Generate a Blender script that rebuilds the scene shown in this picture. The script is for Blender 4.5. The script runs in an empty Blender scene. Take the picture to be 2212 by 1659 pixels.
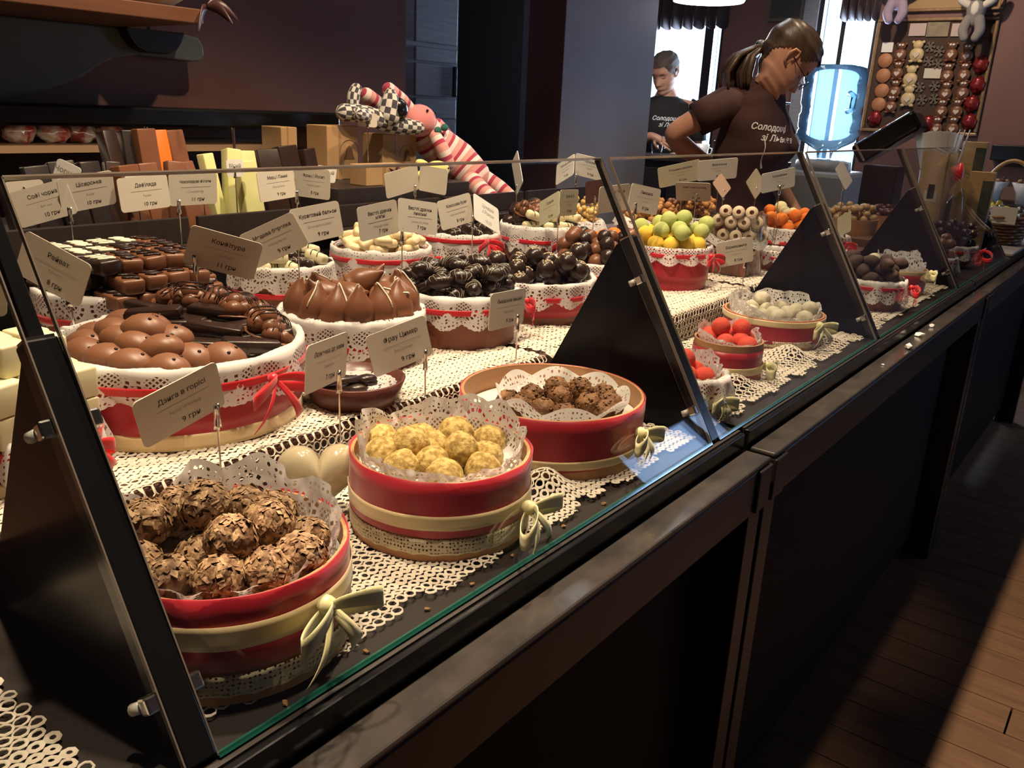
import bpy, bmesh, math, random
from mathutils import Vector, Matrix, Euler, noise
V = Vector
PI = math.pi
RND = random.Random(11)
scene = bpy.context.scene
col = scene.collection

# ---------------------------------------------------------------- camera
cam_d = bpy.data.cameras.new('camera')
cam_d.sensor_width = 36.0
cam_d.lens = 36.0 * 1836.0 / 2212.0
cam_d.clip_start = 0.01
cam_d.clip_end = 60
cam = bpy.data.objects.new('camera', cam_d)
col.objects.link(cam)
CR = Matrix(((0.791542, -0.220298, 0.570026), (0.609595, 0.218898, -0.761890), (0.043066, 0.950554, 0.307560)))
cam.matrix_world = Matrix.Translation((0, 0, 1.36)) @ CR.to_4x4()
scene.camera = cam

# ---------------------------------------------------------------- view
vs = scene.view_settings
vs.view_transform = 'Standard'
vs.look = 'None'
vs.gamma = 1.0
vs.use_curve_mapping = False
vs.exposure = 0.35

# ---------------------------------------------------------------- world (overcast daylight outside the windows)
w = bpy.data.worlds.new('daylight')
scene.world = w
w.use_nodes = True
bg = w.node_tree.nodes['Background']
bg.inputs[0].default_value = (0.45, 0.68, 1.0, 1)
bg.inputs[1].default_value = 2.6

def window_light(loc, sx, sz, watts):
    # daylight falling in through a window of the far wall (faces -Y)
    d = bpy.data.lights.new('window_daylight', 'AREA')
    d.shape = 'RECTANGLE'; d.size = sx; d.size_y = sz
    d.energy = watts; d.color = (0.62, 0.78, 1.0)
    o = bpy.data.objects.new('window_daylight', d); col.objects.link(o)
    o.location = loc; o.rotation_euler = (-PI / 2, 0, 0)
    return o
window_light((-3.2, 6.30, 1.55), 0.7, 1.0, 130)
window_light((-2.02, 6.30, 1.6), 0.36, 1.2, 90)

def ceiling_spot(loc, target, watts, cone=95, blend=0.6, color=(1.0, 0.77, 0.53), rad=0.035):
    d = bpy.data.lights.new('ceiling_spot', 'SPOT')
    d.energy = watts; d.color = color; d.spot_size = math.radians(cone); d.spot_blend = blend
    d.shadow_soft_size = rad
    o = bpy.data.objects.new('ceiling_spot', d); col.objects.link(o)
    o.location = loc
    o.rotation_euler = (V(target) - V(loc)).to_track_quat('-Z', 'Y').to_euler()
    return o
SPOTS = [((-0.86, 0.50, 2.70), (-0.86, 0.62, 0.95), 105), ((-0.86, 1.30, 2.70), (-0.88, 1.30, 0.95), 105),
         ((-0.86, 2.15, 2.70), (-0.85, 2.10, 0.95), 70), ((-0.86, 3.2, 2.70), (-0.8, 3.2, 0.95), 40)]
for a in SPOTS:
    ceiling_spot(*a)
for y, wt in ((0.40, 85), (0.85, 55), (1.5, 40), (2.3, 24)):     # added second row, narrow fill to brighten the front baskets
    ceiling_spot((-0.42, y, 2.70), (-0.62, y, 0.95), wt, 26, 0.8)
ceiling_spot((-1.45, 5.0, 2.70), (-1.45, 6.2, 1.6), 55, 80, 0.8)
# daylight of the window in the right-hand wall
d = bpy.data.lights.new('window_daylight', 'AREA'); d.shape = 'RECTANGLE'; d.size = 0.85; d.size_y = 1.35; d.energy = 9; d.color = (0.36, 0.55, 1.0)
o = bpy.data.objects.new('window_daylight', d); col.objects.link(o); o.location = (2.12, 5.27, 1.48); o.rotation_euler = (0, PI / 2, 0)
# the pendant lamp's own glow
d = bpy.data.lights.new('pendant_glow', 'POINT'); d.energy = 14; d.color = (1.0, 0.9, 0.78); d.shadow_soft_size = 0.12
o = bpy.data.objects.new('pendant_glow', d); col.objects.link(o); o.location = (-2.04, 4.2, 1.88)
# warm fill light added under the black wall ledge to brighten the niche
d = bpy.data.lights.new('niche_fill', 'AREA'); d.shape = 'RECTANGLE'; d.size = 0.03; d.size_y = 1.6; d.energy = 1.6; d.color = (1.0, 0.75, 0.5)
o = bpy.data.objects.new('niche_fill', d); col.objects.link(o); o.location = (-2.02, 0.8, 1.280)

# ---------------------------------------------------------------- helpers
class G:
    """collects geometry, then links it as ONE mesh object"""
    def __init__(s):
        s.v = []; s.f = []; s.uv = []; s.mi = []
    def add(s, vs_, fs, uv=None, mi=0):
        n = len(s.v)
        s.v += [tuple(p) for p in vs_]
        s.uv += list(uv) if uv else [(0, 0)] * len(vs_)
        s.f += [tuple(i + n for i in f) for f in fs]
        s.mi += [mi] * len(fs)
        return s
    def box(s, c, d, rot=None, mi=0):
        x, y, z = d[0] / 2, d[1] / 2, d[2] / 2
        p = [V((a, b, e)) for a in (-x, x) for b in (-y, y) for e in (-z, z)]
        if rot is not None:
            p = [rot @ q for q in p]
        c = V(c)
        return s.add([q + c for q in p], [(0, 1, 3, 2), (4, 6, 7, 5), (0, 4, 5, 1), (2, 3, 7, 6), (0, 2, 6, 4), (1, 5, 7, 3)], mi=mi)
    def tube(s, pts, r, n=8, cap=True, mi=0, flat=None):
        pts = [V(p) for p in pts]
        m = len(pts)
        rs = r if isinstance(r, (list, tuple)) else [r] * m
        vv = []; ff = []
        prev = None
        for i, p in enumerate(pts):
            t = (pts[min(i + 1, m - 1)] - pts[max(i - 1, 0)])
            if t.length < 1e-9: t = V((0, 0, 1))
            t.normalize()
            if prev is None:
                a = t.orthogonal().normalized()
            else:
                a = (prev - t * prev.dot(t))
                a = a.normalized() if a.length > 1e-6 else t.orthogonal().normalized()
            prev = a
            b = t.cross(a)
            for k in range(n):
                q = 2 * PI * k / n
                vv.append(p + (a * math.cos(q) + b * math.sin(q) * (flat or 1)) * rs[i])
        for i in range(m - 1):
            for k in range(n):
                ff.append((i * n + k, i * n + (k + 1) % n, (i + 1) * n + (k + 1) % n, (i + 1) * n + k))
        if cap:
            ff.append(tuple(reversed(range(n)))); ff.append(tuple((m - 1) * n + k for k in range(n)))
        return s.add(vv, ff, mi=mi)
    def lathe(s, prof, n=32, c=(0, 0, 0), sx=1, sy=1, mi=0, cap0=False, cap1=False):
        vv = []; ff = []
        for r, z in prof:
            for k in range(n):
                q = 2 * PI * k / n
                vv.append((c[0] + r * math.cos(q) * sx, c[1] + r * math.sin(q) * sy, c[2] + z))
        for i in range(len(prof) - 1):
            for k in range(n):
                ff.append((i * n + k, i * n + (k + 1) % n, (i + 1) * n + (k + 1) % n, (i + 1) * n + k))
        if cap0: ff.append(tuple(reversed(range(n))))
        if cap1: ff.append(tuple((len(prof) - 1) * n + k for k in range(n)))
        return s.add(vv, ff, mi=mi)
    def grid(s, fn, nu, nv, wrap=False, mi=0, uvf=None):
        vv = []; uv = []; ff = []
        mu = nu if wrap else nu + 1
        for i in range(mu):
            for j in range(nv + 1):
                vv.append(fn(i / nu, j / nv)); uv.append(uvf(i / nu, j / nv) if uvf else (i / nu, j / nv))
        for i in range(nu):
            for j in range(nv):
                a = i * (nv + 1) + j; b = ((i + 1) % mu) * (nv + 1) + j
                ff.append((a, b, b + 1, a + 1))
        return s.add(vv, ff, uv, mi)
    def ball(s, c, r, sub=2, sc=(1, 1, 1), amp=0, freq=1, seed=0, mi=0, rot=None):
        vs_, fs = ICO[sub]
        out = []
        for p in vs_:
            k = 1 + (amp * noise.noise(p * freq + V((seed * 7.3, seed * 3.1, seed))) if amp else 0)
            q = V((p.x * sc[0], p.y * sc[1], p.z * sc[2])) * (r * k)
            if rot is not None: q = rot @ q
            out.append(q + V(c))
        return s.add(out, fs, mi=mi)
    def prism(s, poly, h, mat4, mi=0):
        n = len(poly)
        vv = [mat4 @ V((p[0], p[1], -h / 2)) for p in poly] + [mat4 @ V((p[0], p[1], h / 2)) for p in poly]
        ff = [tuple(reversed(range(n))), tuple(range(n, 2 * n))] + [(i, (i + 1) % n, n + (i + 1) % n, n + i) for i in range(n)]
        return s.add(vv, ff, mi=mi)
    def mesh(s, name, mats, smooth=False):
        m = bpy.data.meshes.new(name)
        m.from_pydata(s.v, [], s.f)
        if any(u != (0, 0) for u in s.uv):
            l = m.uv_layers.new(name='UVMap')
            idx = [0] * len(m.loops); m.loops.foreach_get('vertex_index', idx)
            flat = [c for i in idx for c in s.uv[i]]
            l.data.foreach_set('uv', flat)
        for x in (mats if isinstance(mats, (list, tuple)) else [mats]):
            m.materials.append(x)
        m.polygons.foreach_set('material_index', s.mi)
        if smooth:
            m.polygons.foreach_set('use_smooth', [True] * len(m.polygons))
        m.update()
        return m
    def obj(s, name, mats, parent=None, smooth=False, bevel=0, solid=0, sub=0, seg=2):
        o = bpy.data.objects.new(name, s.mesh(name, mats, smooth))
        col.objects.link(o)
        if parent is not None: o.parent = parent
        if solid:
            md = o.modifiers.new('Solidify', 'SOLIDIFY'); md.thickness = solid; md.offset = 0
        if bevel:
            md = o.modifiers.new('Bevel', 'BEVEL'); md.width = bevel; md.segments = seg; md.limit_method = 'ANGLE'
        if sub:
            md = o.modifiers.new('Subsurf', 'SUBSURF'); md.levels = sub; md.render_levels = sub
        return o

ICO = {}
for sdiv in (1, 2, 3, 4):
    bm = bmesh.new(); bmesh.ops.create_icosphere(bm, subdivisions=sdiv, radius=1.0)
    bm.verts.ensure_lookup_table()
    ICO[sdiv] = ([v.co.copy() for v in bm.verts], [tuple(v.index for v in f.verts) for f in bm.faces])
    bm.free()

def tag(o, label=None, cat=None, group=None, kind=None):
    if label: o['label'] = label
    if cat: o['category'] = cat
    if group: o['group'] = group
    if kind: o['kind'] = kind
    return o
def thing(name, loc, label, cat, group=None, rz=0):
    o = bpy.data.objects.new(name, None); col.objects.link(o)
    o.empty_display_size = 0.02
    o.location = loc; o.rotation_euler = (0, 0, rz)
    return tag(o, label, cat, group)
def struct(name, g, m, parent=None, **k):
    o = g.obj(name, m, parent, **k)
    if parent is None: o['kind'] = 'structure'
    return o
def inst(name, me, label, cat, group, loc, rot=None, sc=None):
    o = bpy.data.objects.new(name, me); col.objects.link(o)
    o.location = loc
    if rot is not None: o.rotation_euler = rot
    if sc is not None: o.scale = (sc, sc, sc) if isinstance(sc, (int, float)) else sc
    return tag(o, label, cat, group)
def child(name, me, parent, loc=None, rot=None):
    o = bpy.data.objects.new(name, me); col.objects.link(o); o.parent = parent
    if loc is not None: o.location = loc
    if rot is not None: o.rotation_euler = rot
    return o
def fbm(p, o=3):
    return noise.fractal(V(p), 1.0, 2.0, o)

# ---------------------------------------------------------------- materials
MATS = {}
def mat(name, c, rough=0.5, metal=0.0, spec=0.5, var=None, bump=None, coat=0.0, sheen=0.0, emit=None, sss=0.0, trans=0.0, ior=1.45, stretch=None):
    if name in MATS: return MATS[name]
    m = bpy.data.materials.new(name); m.use_nodes = True
    nt = m.node_tree; b = nt.nodes['Principled BSDF']
    c4 = (*c, 1)
    b.inputs['Base Color'].default_value = c4
    b.inputs['Roughness'].default_value = rough
    b.inputs['Metallic'].default_value = metal
    b.inputs['Specular IOR Level'].default_value = spec
    b.inputs['Coat Weight'].default_value = coat
    b.inputs['Sheen Weight'].default_value = sheen
    b.inputs['IOR'].default_value = ior
    b.inputs['Transmission Weight'].default_value = trans
    if sss:
        b.inputs['Subsurface Weight'].default_value = sss
        b.inputs['Subsurface Radius'].default_value = (0.01, 0.006, 0.004)
    if emit:
        b.inputs['Emission Color'].default_value = (*emit[0], 1); b.inputs['Emission Strength'].default_value = emit[1]
    def coords(scale):
        tc = nt.nodes.new('ShaderNodeTexCoord')
        mp = nt.nodes.new('ShaderNodeMapping'); nt.links.new(tc.outputs['Object'], mp.inputs[0])
        if stretch: mp.inputs['Scale'].default_value = stretch
        return mp.outputs[0]
    if var:                                   # (scale, second colour, contrast)
        n = nt.nodes.new('ShaderNodeTexNoise'); n.inputs['Scale'].default_value = var[0]; n.inputs['Detail'].default_value = 4
        nt.links.new(coords(1), n.inputs['Vector'])
        r = nt.nodes.new('ShaderNodeValToRGB'); k = var[2] if len(var) > 2 else 0.2
        r.color_ramp.elements[0].position = 0.5 - k; r.color_ramp.elements[1].position = 0.5 + k
        r.color_ramp.elements[0].color = c4; r.color_ramp.elements[1].color = (*var[1], 1)
        nt.links.new(n.outputs[0], r.inputs[0]); nt.links.new(r.outputs[0], b.inputs['Base Color'])
    if bump:
        n = nt.nodes.new('ShaderNodeTexNoise'); n.inputs['Scale'].default_value = bump[0]; n.inputs['Detail'].default_value = 3
        nt.links.new(coords(1), n.inputs['Vector'])
        bp = nt.nodes.new('ShaderNodeBump'); bp.inputs['Strength'].default_value = bump[1]; bp.inputs['Distance'].default_value = bump[2] if len(bump) > 2 else 0.002
        nt.links.new(n.outputs[0], bp.inputs['Height']); nt.links.new(bp.outputs[0], b.inputs['Normal'])
    MATS[name] = m
    return m

def paper_mat(name, c, holes=True, scale=150.0, size=0.3, translucency=0.35):
    """paper doily: round holes punched by a regular cell pattern in the UV (metres), in bands from the edge"""
    m = bpy.data.materials.new(name); m.use_nodes = True
    nt = m.node_tree; nt.nodes.clear()
    N = nt.nodes.new; L = nt.links.new
    out = N('ShaderNodeOutputMaterial')
    d = N('ShaderNodeBsdfDiffuse'); d.inputs[0].default_value = (*c, 1)
    t = N('ShaderNodeBsdfTranslucent'); t.inputs[0].default_value = (*c, 1)
    mx = N('ShaderNodeMixShader'); mx.inputs[0].default_value = translucency
    L(d.outputs[0], mx.inputs[1]); L(t.outputs[0], mx.inputs[2])
    if not holes:
        L(mx.outputs[0], out.inputs[0]); return m
    tc = N('ShaderNodeTexCoord')
    vo = N('ShaderNodeTexVoronoi'); vo.inputs['Scale'].default_value = scale; vo.inputs['Randomness'].default_value = 0.35
    L(tc.outputs['UV'], vo.inputs['Vector'])
    lt = N('ShaderNodeMath'); lt.operation = 'LESS_THAN'; lt.inputs[1].default_value = size
    L(vo.outputs['Distance'], lt.inputs[0])
    sep = N('ShaderNodeSeparateXYZ'); L(tc.outputs['UV'], sep.inputs[0])
    # plain paper panels: cells of a coarse voronoi without holes
    v2 = N('ShaderNodeTexVoronoi'); v2.inputs['Scale'].default_value = 34.0; v2.inputs['Randomness'].default_value = 0.5
    L(tc.outputs['UV'], v2.inputs['Vector'])
    g2 = N('ShaderNodeMath'); g2.operation = 'GREATER_THAN'; g2.inputs[1].default_value = 0.26
    L(v2.outputs['Distance'], g2.inputs[0])
    e = N('ShaderNodeMath'); e.operation = 'LESS_THAN'; e.inputs[1].default_value = 0.016; L(sep.outputs[1], e.inputs[0])
    mxx = N('ShaderNodeMath'); mxx.operation = 'MAXIMUM'; L(g2.outputs[0], mxx.inputs[0]); L(e.outputs[0], mxx.inputs[1])
    g = N('ShaderNodeMath'); g.operation = 'GREATER_THAN'; g.inputs[1].default_value = 0.0025; L(sep.outputs[1], g.inputs[0])
    a1 = N('ShaderNodeMath'); a1.operation = 'MULTIPLY'; L(lt.outputs[0], a1.inputs[0]); L(mxx.outputs[0], a1.inputs[1])
    a2 = N('ShaderNodeMath'); a2.operation = 'MULTIPLY'; L(a1.outputs[0], a2.inputs[0]); L(g.outputs[0], a2.inputs[1])
    tr = N('ShaderNodeBsdfTransparent')
    m2 = N('ShaderNodeMixShader'); L(a2.outputs[0], m2.inputs[0]); L(mx.outputs[0], m2.inputs[1]); L(tr.outputs[0], m2.inputs[2])
    L(m2.outputs[0], out.inputs[0])
    return m

def glass_mat(name, tint, refl=1.0, rough=0.0):
    """thin clear sheet: see-through plus a fresnel mirror reflection"""
    m = bpy.data.materials.new(name); m.use_nodes = True
    nt = m.node_tree; nt.nodes.clear(); N = nt.nodes.new; L = nt.links.new
    out = N('ShaderNodeOutputMaterial')
    tr = N('ShaderNodeBsdfTransparent'); tr.inputs[0].default_value = (*tint, 1)
    gl = N('ShaderNodeBsdfGlossy'); gl.inputs['Roughness'].default_value = rough
    lw = N('ShaderNodeLayerWeight')
    pw = N('ShaderNodeMath'); pw.operation = 'POWER'; pw.inputs[1].default_value = 5.0; L(lw.outputs['Facing'], pw.inputs[0])
    sc_ = N('ShaderNodeMath'); sc_.operation = 'MULTIPLY_ADD'; sc_.inputs[1].default_value = 0.95; sc_.inputs[2].default_value = 0.042; L(pw.outputs[0], sc_.inputs[0])
    k = N('ShaderNodeMath'); k.operation = 'MULTIPLY'; k.inputs[1].default_value = refl; L(sc_.outputs[0], k.inputs[0])
    mx = N('ShaderNodeMixShader'); L(k.outputs[0], mx.inputs[0]); L(tr.outputs[0], mx.inputs[1]); L(gl.outputs[0], mx.inputs[2])
    L(mx.outputs[0], out.inputs[0])
    return m

M_black = mat('black_lacquer', (0.006, 0.006, 0.007), 0.22, bump=(60, 0.05))
M_blackm = mat("black_acrylic", (0.006, 0.006, 0.008), 0.25, spec=0.16)
M_rail = mat('dark_wood_rail', (0.035, 0.022, 0.016), 0.32, var=(14, (0.02, 0.013, 0.01)), stretch=(1, 0.1, 1), bump=(30, 0.1))
M_railt = mat('worn_dark_rail_top', (0.03, 0.028, 0.027), 0.16, var=(20, (0.06, 0.05, 0.045)), bump=(40, 0.12), spec=0.8)
M_panel = mat('dark_panel', (0.006, 0.005, 0.005), 0.6, spec=0.15)
M_deck = mat('dark_deck_board', (0.02, 0.014, 0.012), 0.5)
M_tierw = mat('brown_tier_board', (0.10, 0.045, 0.028), 0.6)
M_glass = glass_mat('clear_glass', (0.965, 0.975, 0.97), 0.85)
M_glassedge = mat('green_glass_edge', (0.02, 0.16, 0.12), 0.15, trans=0.3)
M_chrome = mat('chrome', (0.75, 0.74, 0.72), 0.18, 1.0)
M_clear = glass_mat('clear_plastic', (0.93, 0.93, 0.92), 0.9, 0.03)
M_lace = mat('cream_crochet_cotton', (0.62, 0.54, 0.44), 0.9, var=(120, (0.72, 0.65, 0.55)), bump=(900, 0.4, 0.001))
def doily_mat(name, c):
    """paper doily: punched medallions (diamond lattice inside an arc of slots) and small holes along the edge; UV in metres, v from the edge"""
    m = bpy.data.materials.new(name); m.use_nodes = True
    nt = m.node_tree; nt.nodes.clear(); N = nt.nodes.new; L = nt.links.new
    def F(op, a, b=0.0, c_=0.0):
        n = N('ShaderNodeMath'); n.operation = op
        for i, x in enumerate((a, b, c_)):
            if isinstance(x, (int, float)): n.inputs[i].default_value = x
            else: L(x, n.inputs[i])
        return n.outputs[0]
    tc = N('ShaderNodeTexCoord'); sp = N('ShaderNodeSeparateXYZ'); L(tc.outputs['UV'], sp.inputs[0])
    pr = 0.048
    x = F('MULTIPLY', F('SUBTRACT', F('FRACT', F('DIVIDE', sp.outputs[0], pr)), 0.5), pr); y = sp.outputs[1]
    y1 = F('SUBTRACT', y, 0.034)
    cell = 0.0068
    fa = F('ABSOLUTE', F('SUBTRACT', F('FRACT', F('DIVIDE', F('ADD', x, y1), cell)), 0.5)); fb = F('ABSOLUTE', F('SUBTRACT', F('FRACT', F('DIVIDE', F('SUBTRACT', x, y1), cell)), 0.5))
    lat = F('LESS_THAN', F('MAXIMUM', fa, fb), 0.29)
    el = F('ADD', F('POWER', F('DIVIDE', F('ABSOLUTE', x), 0.0135), 2.0), F('POWER', F('DIVIDE', F('ABSOLUTE', y1), 0.0105), 2.0))
    h1 = F('MULTIPLY', lat, F('LESS_THAN', el, 1.0))
    r = F('SQRT', F('ADD', F('MULTIPLY', x, x), F('MULTIPLY', y1, y1)))
    ring = F('LESS_THAN', F('ABSOLUTE', F('SUBTRACT', r, 0.0185)), 0.0019)
    ang = F('FRACT', F('MULTIPLY', F('ARCTAN2', x, y1), 2.6))
    h2 = F('MULTIPLY', F('MULTIPLY', ring, F('LESS_THAN', ang, 0.58)), F('LESS_THAN', y1, 0.004))
    vo = N('ShaderNodeTexVoronoi'); vo.inputs['Scale'].default_value = 175.0; vo.inputs['Randomness'].default_value = 0.35; L(tc.outputs['UV'], vo.inputs['Vector'])
    dots = F('LESS_THAN', vo.outputs['Distance'], 0.30)
    h3 = F('MULTIPLY', dots, F('MULTIPLY', F('LESS_THAN', y, 0.0125), F('GREATER_THAN', y, 0.0022)))
    h4 = F('MULTIPLY', F('MULTIPLY', dots, F('GREATER_THAN', F('ABSOLUTE', x), 0.0205)), F('LESS_THAN', y, 0.030))
    h5 = F('MULTIPLY', F('LESS_THAN', vo.outputs['Distance'], 0.2), F('GREATER_THAN', y, 0.056))
    hole = F('MINIMUM', 1.0, F('ADD', F('ADD', h1, h2), F('ADD', F('ADD', h3, h4), h5)))
    d = N('ShaderNodeBsdfDiffuse'); d.inputs[0].default_value = (*c, 1); t = N('ShaderNodeBsdfTranslucent'); t.inputs[0].default_value = (*c, 1)
    mx = N('ShaderNodeMixShader'); mx.inputs[0].default_value = 0.35; L(d.outputs[0], mx.inputs[1]); L(t.outputs[0], mx.inputs[2])
    tr = N('ShaderNodeBsdfTransparent'); m2 = N('ShaderNodeMixShader'); L(hole, m2.inputs[0]); L(mx.outputs[0], m2.inputs[1]); L(tr.outputs[0], m2.inputs[2])
    out = N('ShaderNodeOutputMaterial'); L(m2.outputs[0], out.inputs[0])
    return m
M_doily = doily_mat('white_paper_doily', (0.86, 0.84, 0.82))
M_trim = paper_mat('cream_lace_trim', (0.74, 0.66, 0.5), True, 260, 0.32, 0.2)
M_plainpaper = paper_mat('plain_white_paper', (0.85, 0.83, 0.8), False)
M_red = mat('red_satin', (0.40, 0.008, 0.022), 0.38, sheen=0.3, bump=(12, 0.25, 0.004), spec=0.6)
M_redr = mat('red_satin_ribbon', (0.56, 0.008, 0.018), 0.35, sheen=0.3, spec=0.6)
M_cream = mat('cream_satin_ribbon', (0.72, 0.58, 0.33), 0.36, sheen=0.3, spec=0.6)
M_bowcream = mat('pale_yellow_satin', (0.70, 0.66, 0.36), 0.34, sheen=0.3, spec=0.6)
M_wood = mat('thin_bent_wood', (0.52, 0.28, 0.13), 0.5, var=(6, (0.42, 0.2, 0.085)), stretch=(1, 1, 12))
M_bwood = mat('brown_basket_wood', (0.24, 0.085, 0.05), 0.5, var=(10, (0.17, 0.06, 0.035)), stretch=(1, 1, 6))
M_bowl = mat('brown_ceramic', (0.10, 0.032, 0.024), 0.3)
M_choc = mat('milk_chocolate', (0.165, 0.062, 0.03), 0.36, var=(25, (0.19, 0.078, 0.04)), bump=(60, 0.12))
M_choc2 = mat('pale_milk_chocolate', (0.22, 0.095, 0.05), 0.42, var=(25, (0.2, 0.085, 0.042)))
M_dark = mat('dark_chocolate', (0.024, 0.012, 0.010), 0.3, var=(25, (0.034, 0.018, 0.014)), bump=(60, 0.1))
M_white = mat('white_chocolate', (0.72, 0.66, 0.42), 0.45, bump=(50, 0.1))
M_cacao = mat('cocoa_dust_chocolate', (0.09, 0.05, 0.04), 0.8, var=(80, (0.05, 0.03, 0.026)))
M_nut = mat('chopped_nuts', (0.42, 0.24, 0.1), 0.6, var=(60, (0.2, 0.095, 0.04)))
M_card = mat('cream_price_card', (0.64, 0.58, 0.48), 0.5)
M_cardw = mat('white_price_card', (0.80, 0.79, 0.74), 0.5)
M_ink = mat('black_ink', (0.03, 0.025, 0.025), 0.6)
M_inkg = mat('grey_ink', (0.34, 0.30, 0.26), 0.6)
M_wall = mat('brown_painted_wall', (0.19, 0.092, 0.08), 0.55, var=(2.5, (0.17, 0.082, 0.072)), bump=(80, 0.08))
M_dwood = mat('dark_stained_wood', (0.02, 0.014, 0.012), 0.4, var=(8, (0.028, 0.02, 0.018)), stretch=(8, 8, 0.6), bump=(40, 0.1))
M_greyw = mat('daylit_grey_wood', (0.34, 0.37, 0.44), 0.42, var=(9, (0.25, 0.28, 0.34)), stretch=(1, 1, 12), bump=(50, 0.12))  # bluish daylight on the door and its jamb is mixed into this colour
M_floor = mat('oak_floor', (0.20, 0.11, 0.06), 0.45, var=(5, (0.13, 0.07, 0.04)), stretch=(0.8, 9, 1), bump=(40, 0.1))
M_skin = mat('skin', (0.56, 0.29, 0.19), 0.5, sss=0.15)
M_shirt = mat('brown_tshirt', (0.055, 0.022, 0.02), 0.85, bump=(25, 0.35, 0.006))
M_shirt2 = mat('black_tshirt', (0.016, 0.012, 0.012), 0.85, bump=(25, 0.3, 0.006))
M_hair = mat('brown_hair', (0.045, 0.026, 0.017), 0.4, var=(60, (0.085, 0.05, 0.03)), stretch=(1, 1, 0.15), bump=(150, 0.3))
M_hair2 = mat('short_brown_hair', (0.07, 0.045, 0.032), 0.7, bump=(300, 0.5))
M_whitep = mat('white_print', (0.85, 0.83, 0.8), 0.7)
M_trouser = mat('dark_trousers', (0.02, 0.02, 0.025), 0.8)
# ================================================================ the room
def box_between(g, a, b, mi=0):
    c = [(a[i] + b[i]) / 2 for i in range(3)]; d = [abs(b[i] - a[i]) for i in range(3)]
    return g.box(c, d, mi=mi)
def bx(a, b): return box_between(G(), a, b)

fl = struct('floor', bx((-4.4, -1.6, -0.06), (2.1, 6.5, -0.012)), M_panel)
pl_me = bx((0, 0, -0.012), (1.195, 0.117, 0.0)).mesh('plank', M_floor)
for j in range(42):
    for i in range(2):
        o = child('plank', pl_me, fl, (-0.62 + i * 1.2 - (j % 3) * 0.31, 0.75 + j * 0.12, 0))
struct('ceiling', bx((-4.4, -1.6, 2.8), (2.1, 6.5, 2.9)), mat('dark_ceiling', (0.05, 0.04, 0.036), 0.8))
g = bx((-2.17, -1.6, 1.30), (-2.05, 2.093, 2.8))
box_between(g, (-2.60, -1.6, 0), (-2.50, 2.2, 1.3))
box_between(g, (-2.60, -1.6, 1.30), (-2.17, 2.093, 1.36))
box_between(g, (-2.17, 1.75, 0), (-2.05, 2.093, 1.30))
struct('wall_left', g, M_wall)
struct('wall_near', bx((-4.4, -1.7, 0), (2.1, -1.6, 2.8)), M_wall)
g = bx((2.1, -1.6, 0), (2.2, 4.55, 2.8)); box_between(g, (2.1, 6.0, 0), (2.2, 6.5, 2.8)); box_between(g, (2.1, 4.55, 0), (2.2, 6.0, 1.0)); box_between(g, (2.1, 4.55, 1.95), (2.2, 6.0, 2.8))
struct('wall_right', g, M_wall)
struct('wall_back_room', bx((-4.5, 2.0, 0), (-4.4, 6.5, 2.8)), M_wall)
struct('wall_passage', bx((-4.4, 1.98, 0), (-2.60, 2.08, 2.8)), M_wall)
YW = 6.25
g = G()
for a, b in (((-4.4, 0), (-3.62, 2.8)), ((-3.62, 0), (-2.89, 0.85)), ((-3.62, 2.45), (-2.89, 2.8)), ((-2.89, 0), (-2.2, 2.8)),
             ((-2.2, 0), (-1.81, 0.85)), ((-2.2, 2.55), (-1.81, 2.8)), ((-1.81, 0), (2.1, 2.8))):
    box_between(g, (a[0], YW, a[1]), (b[0], YW + 0.12, b[1]))
struct('wall_far', g, M_wall)

M_frame = mat('dark_window_frame', (0.018, 0.02, 0.026), 0.4)
M_pane = glass_mat('window_pane', (0.97, 0.99, 1.0), 0.6)
def window(name, x0, x1, z0, z1, mull):
    g = G()
    for a, b in (((x0, z0), (x0 + 0.03, z1)), ((x1 - 0.012, z0), (x1, z1)), ((x0, z0), (x1, z0 + 0.05)), ((x0, z1 - 0.05), (x1, z1))):
        box_between(g, (a[0], YW - 0.01, a[1]), (b[0], YW + 0.07, b[1]))
    for a, b in mull:
        box_between(g, (a, YW - 0.02, z0), (b, YW + 0.06, z1))
    o = struct(name, g, M_frame)
    edges = [x0] + [m for ab in mull for m in ab] + [x1]
    for i in range(0, len(edges), 2):
        bx((edges[i], YW + 0.03, z0), (edges[i + 1], YW + 0.036, z1)).obj('pane', M_pane, o)
window('window_1', -3.62, -2.89, 0.85, 2.45, [(-3.025, -2.955)])
g = G()
for a, b in (((4.55, 1.0), (4.6, 1.95)), ((5.95, 1.0), (6.0, 1.95)), ((4.55, 1.0), (6.0, 1.05)), ((4.55, 1.9), (6.0, 1.95)), ((5.6, 1.0), (5.65, 1.95))):
    box_between(g, (2.09, a[0], a[1]), (2.16, b[0], b[1]))
o = struct('window_3', g, M_frame)
for a, b in ((4.6, 5.6), (5.65, 5.95)): bx((2.14, a, 1.05), (2.146, b, 1.9)).obj('pane', M_pane, o)
window('window_2', -2.2, -1.81, 0.85, 2.55, [(-2.035, -2.005)])

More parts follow.
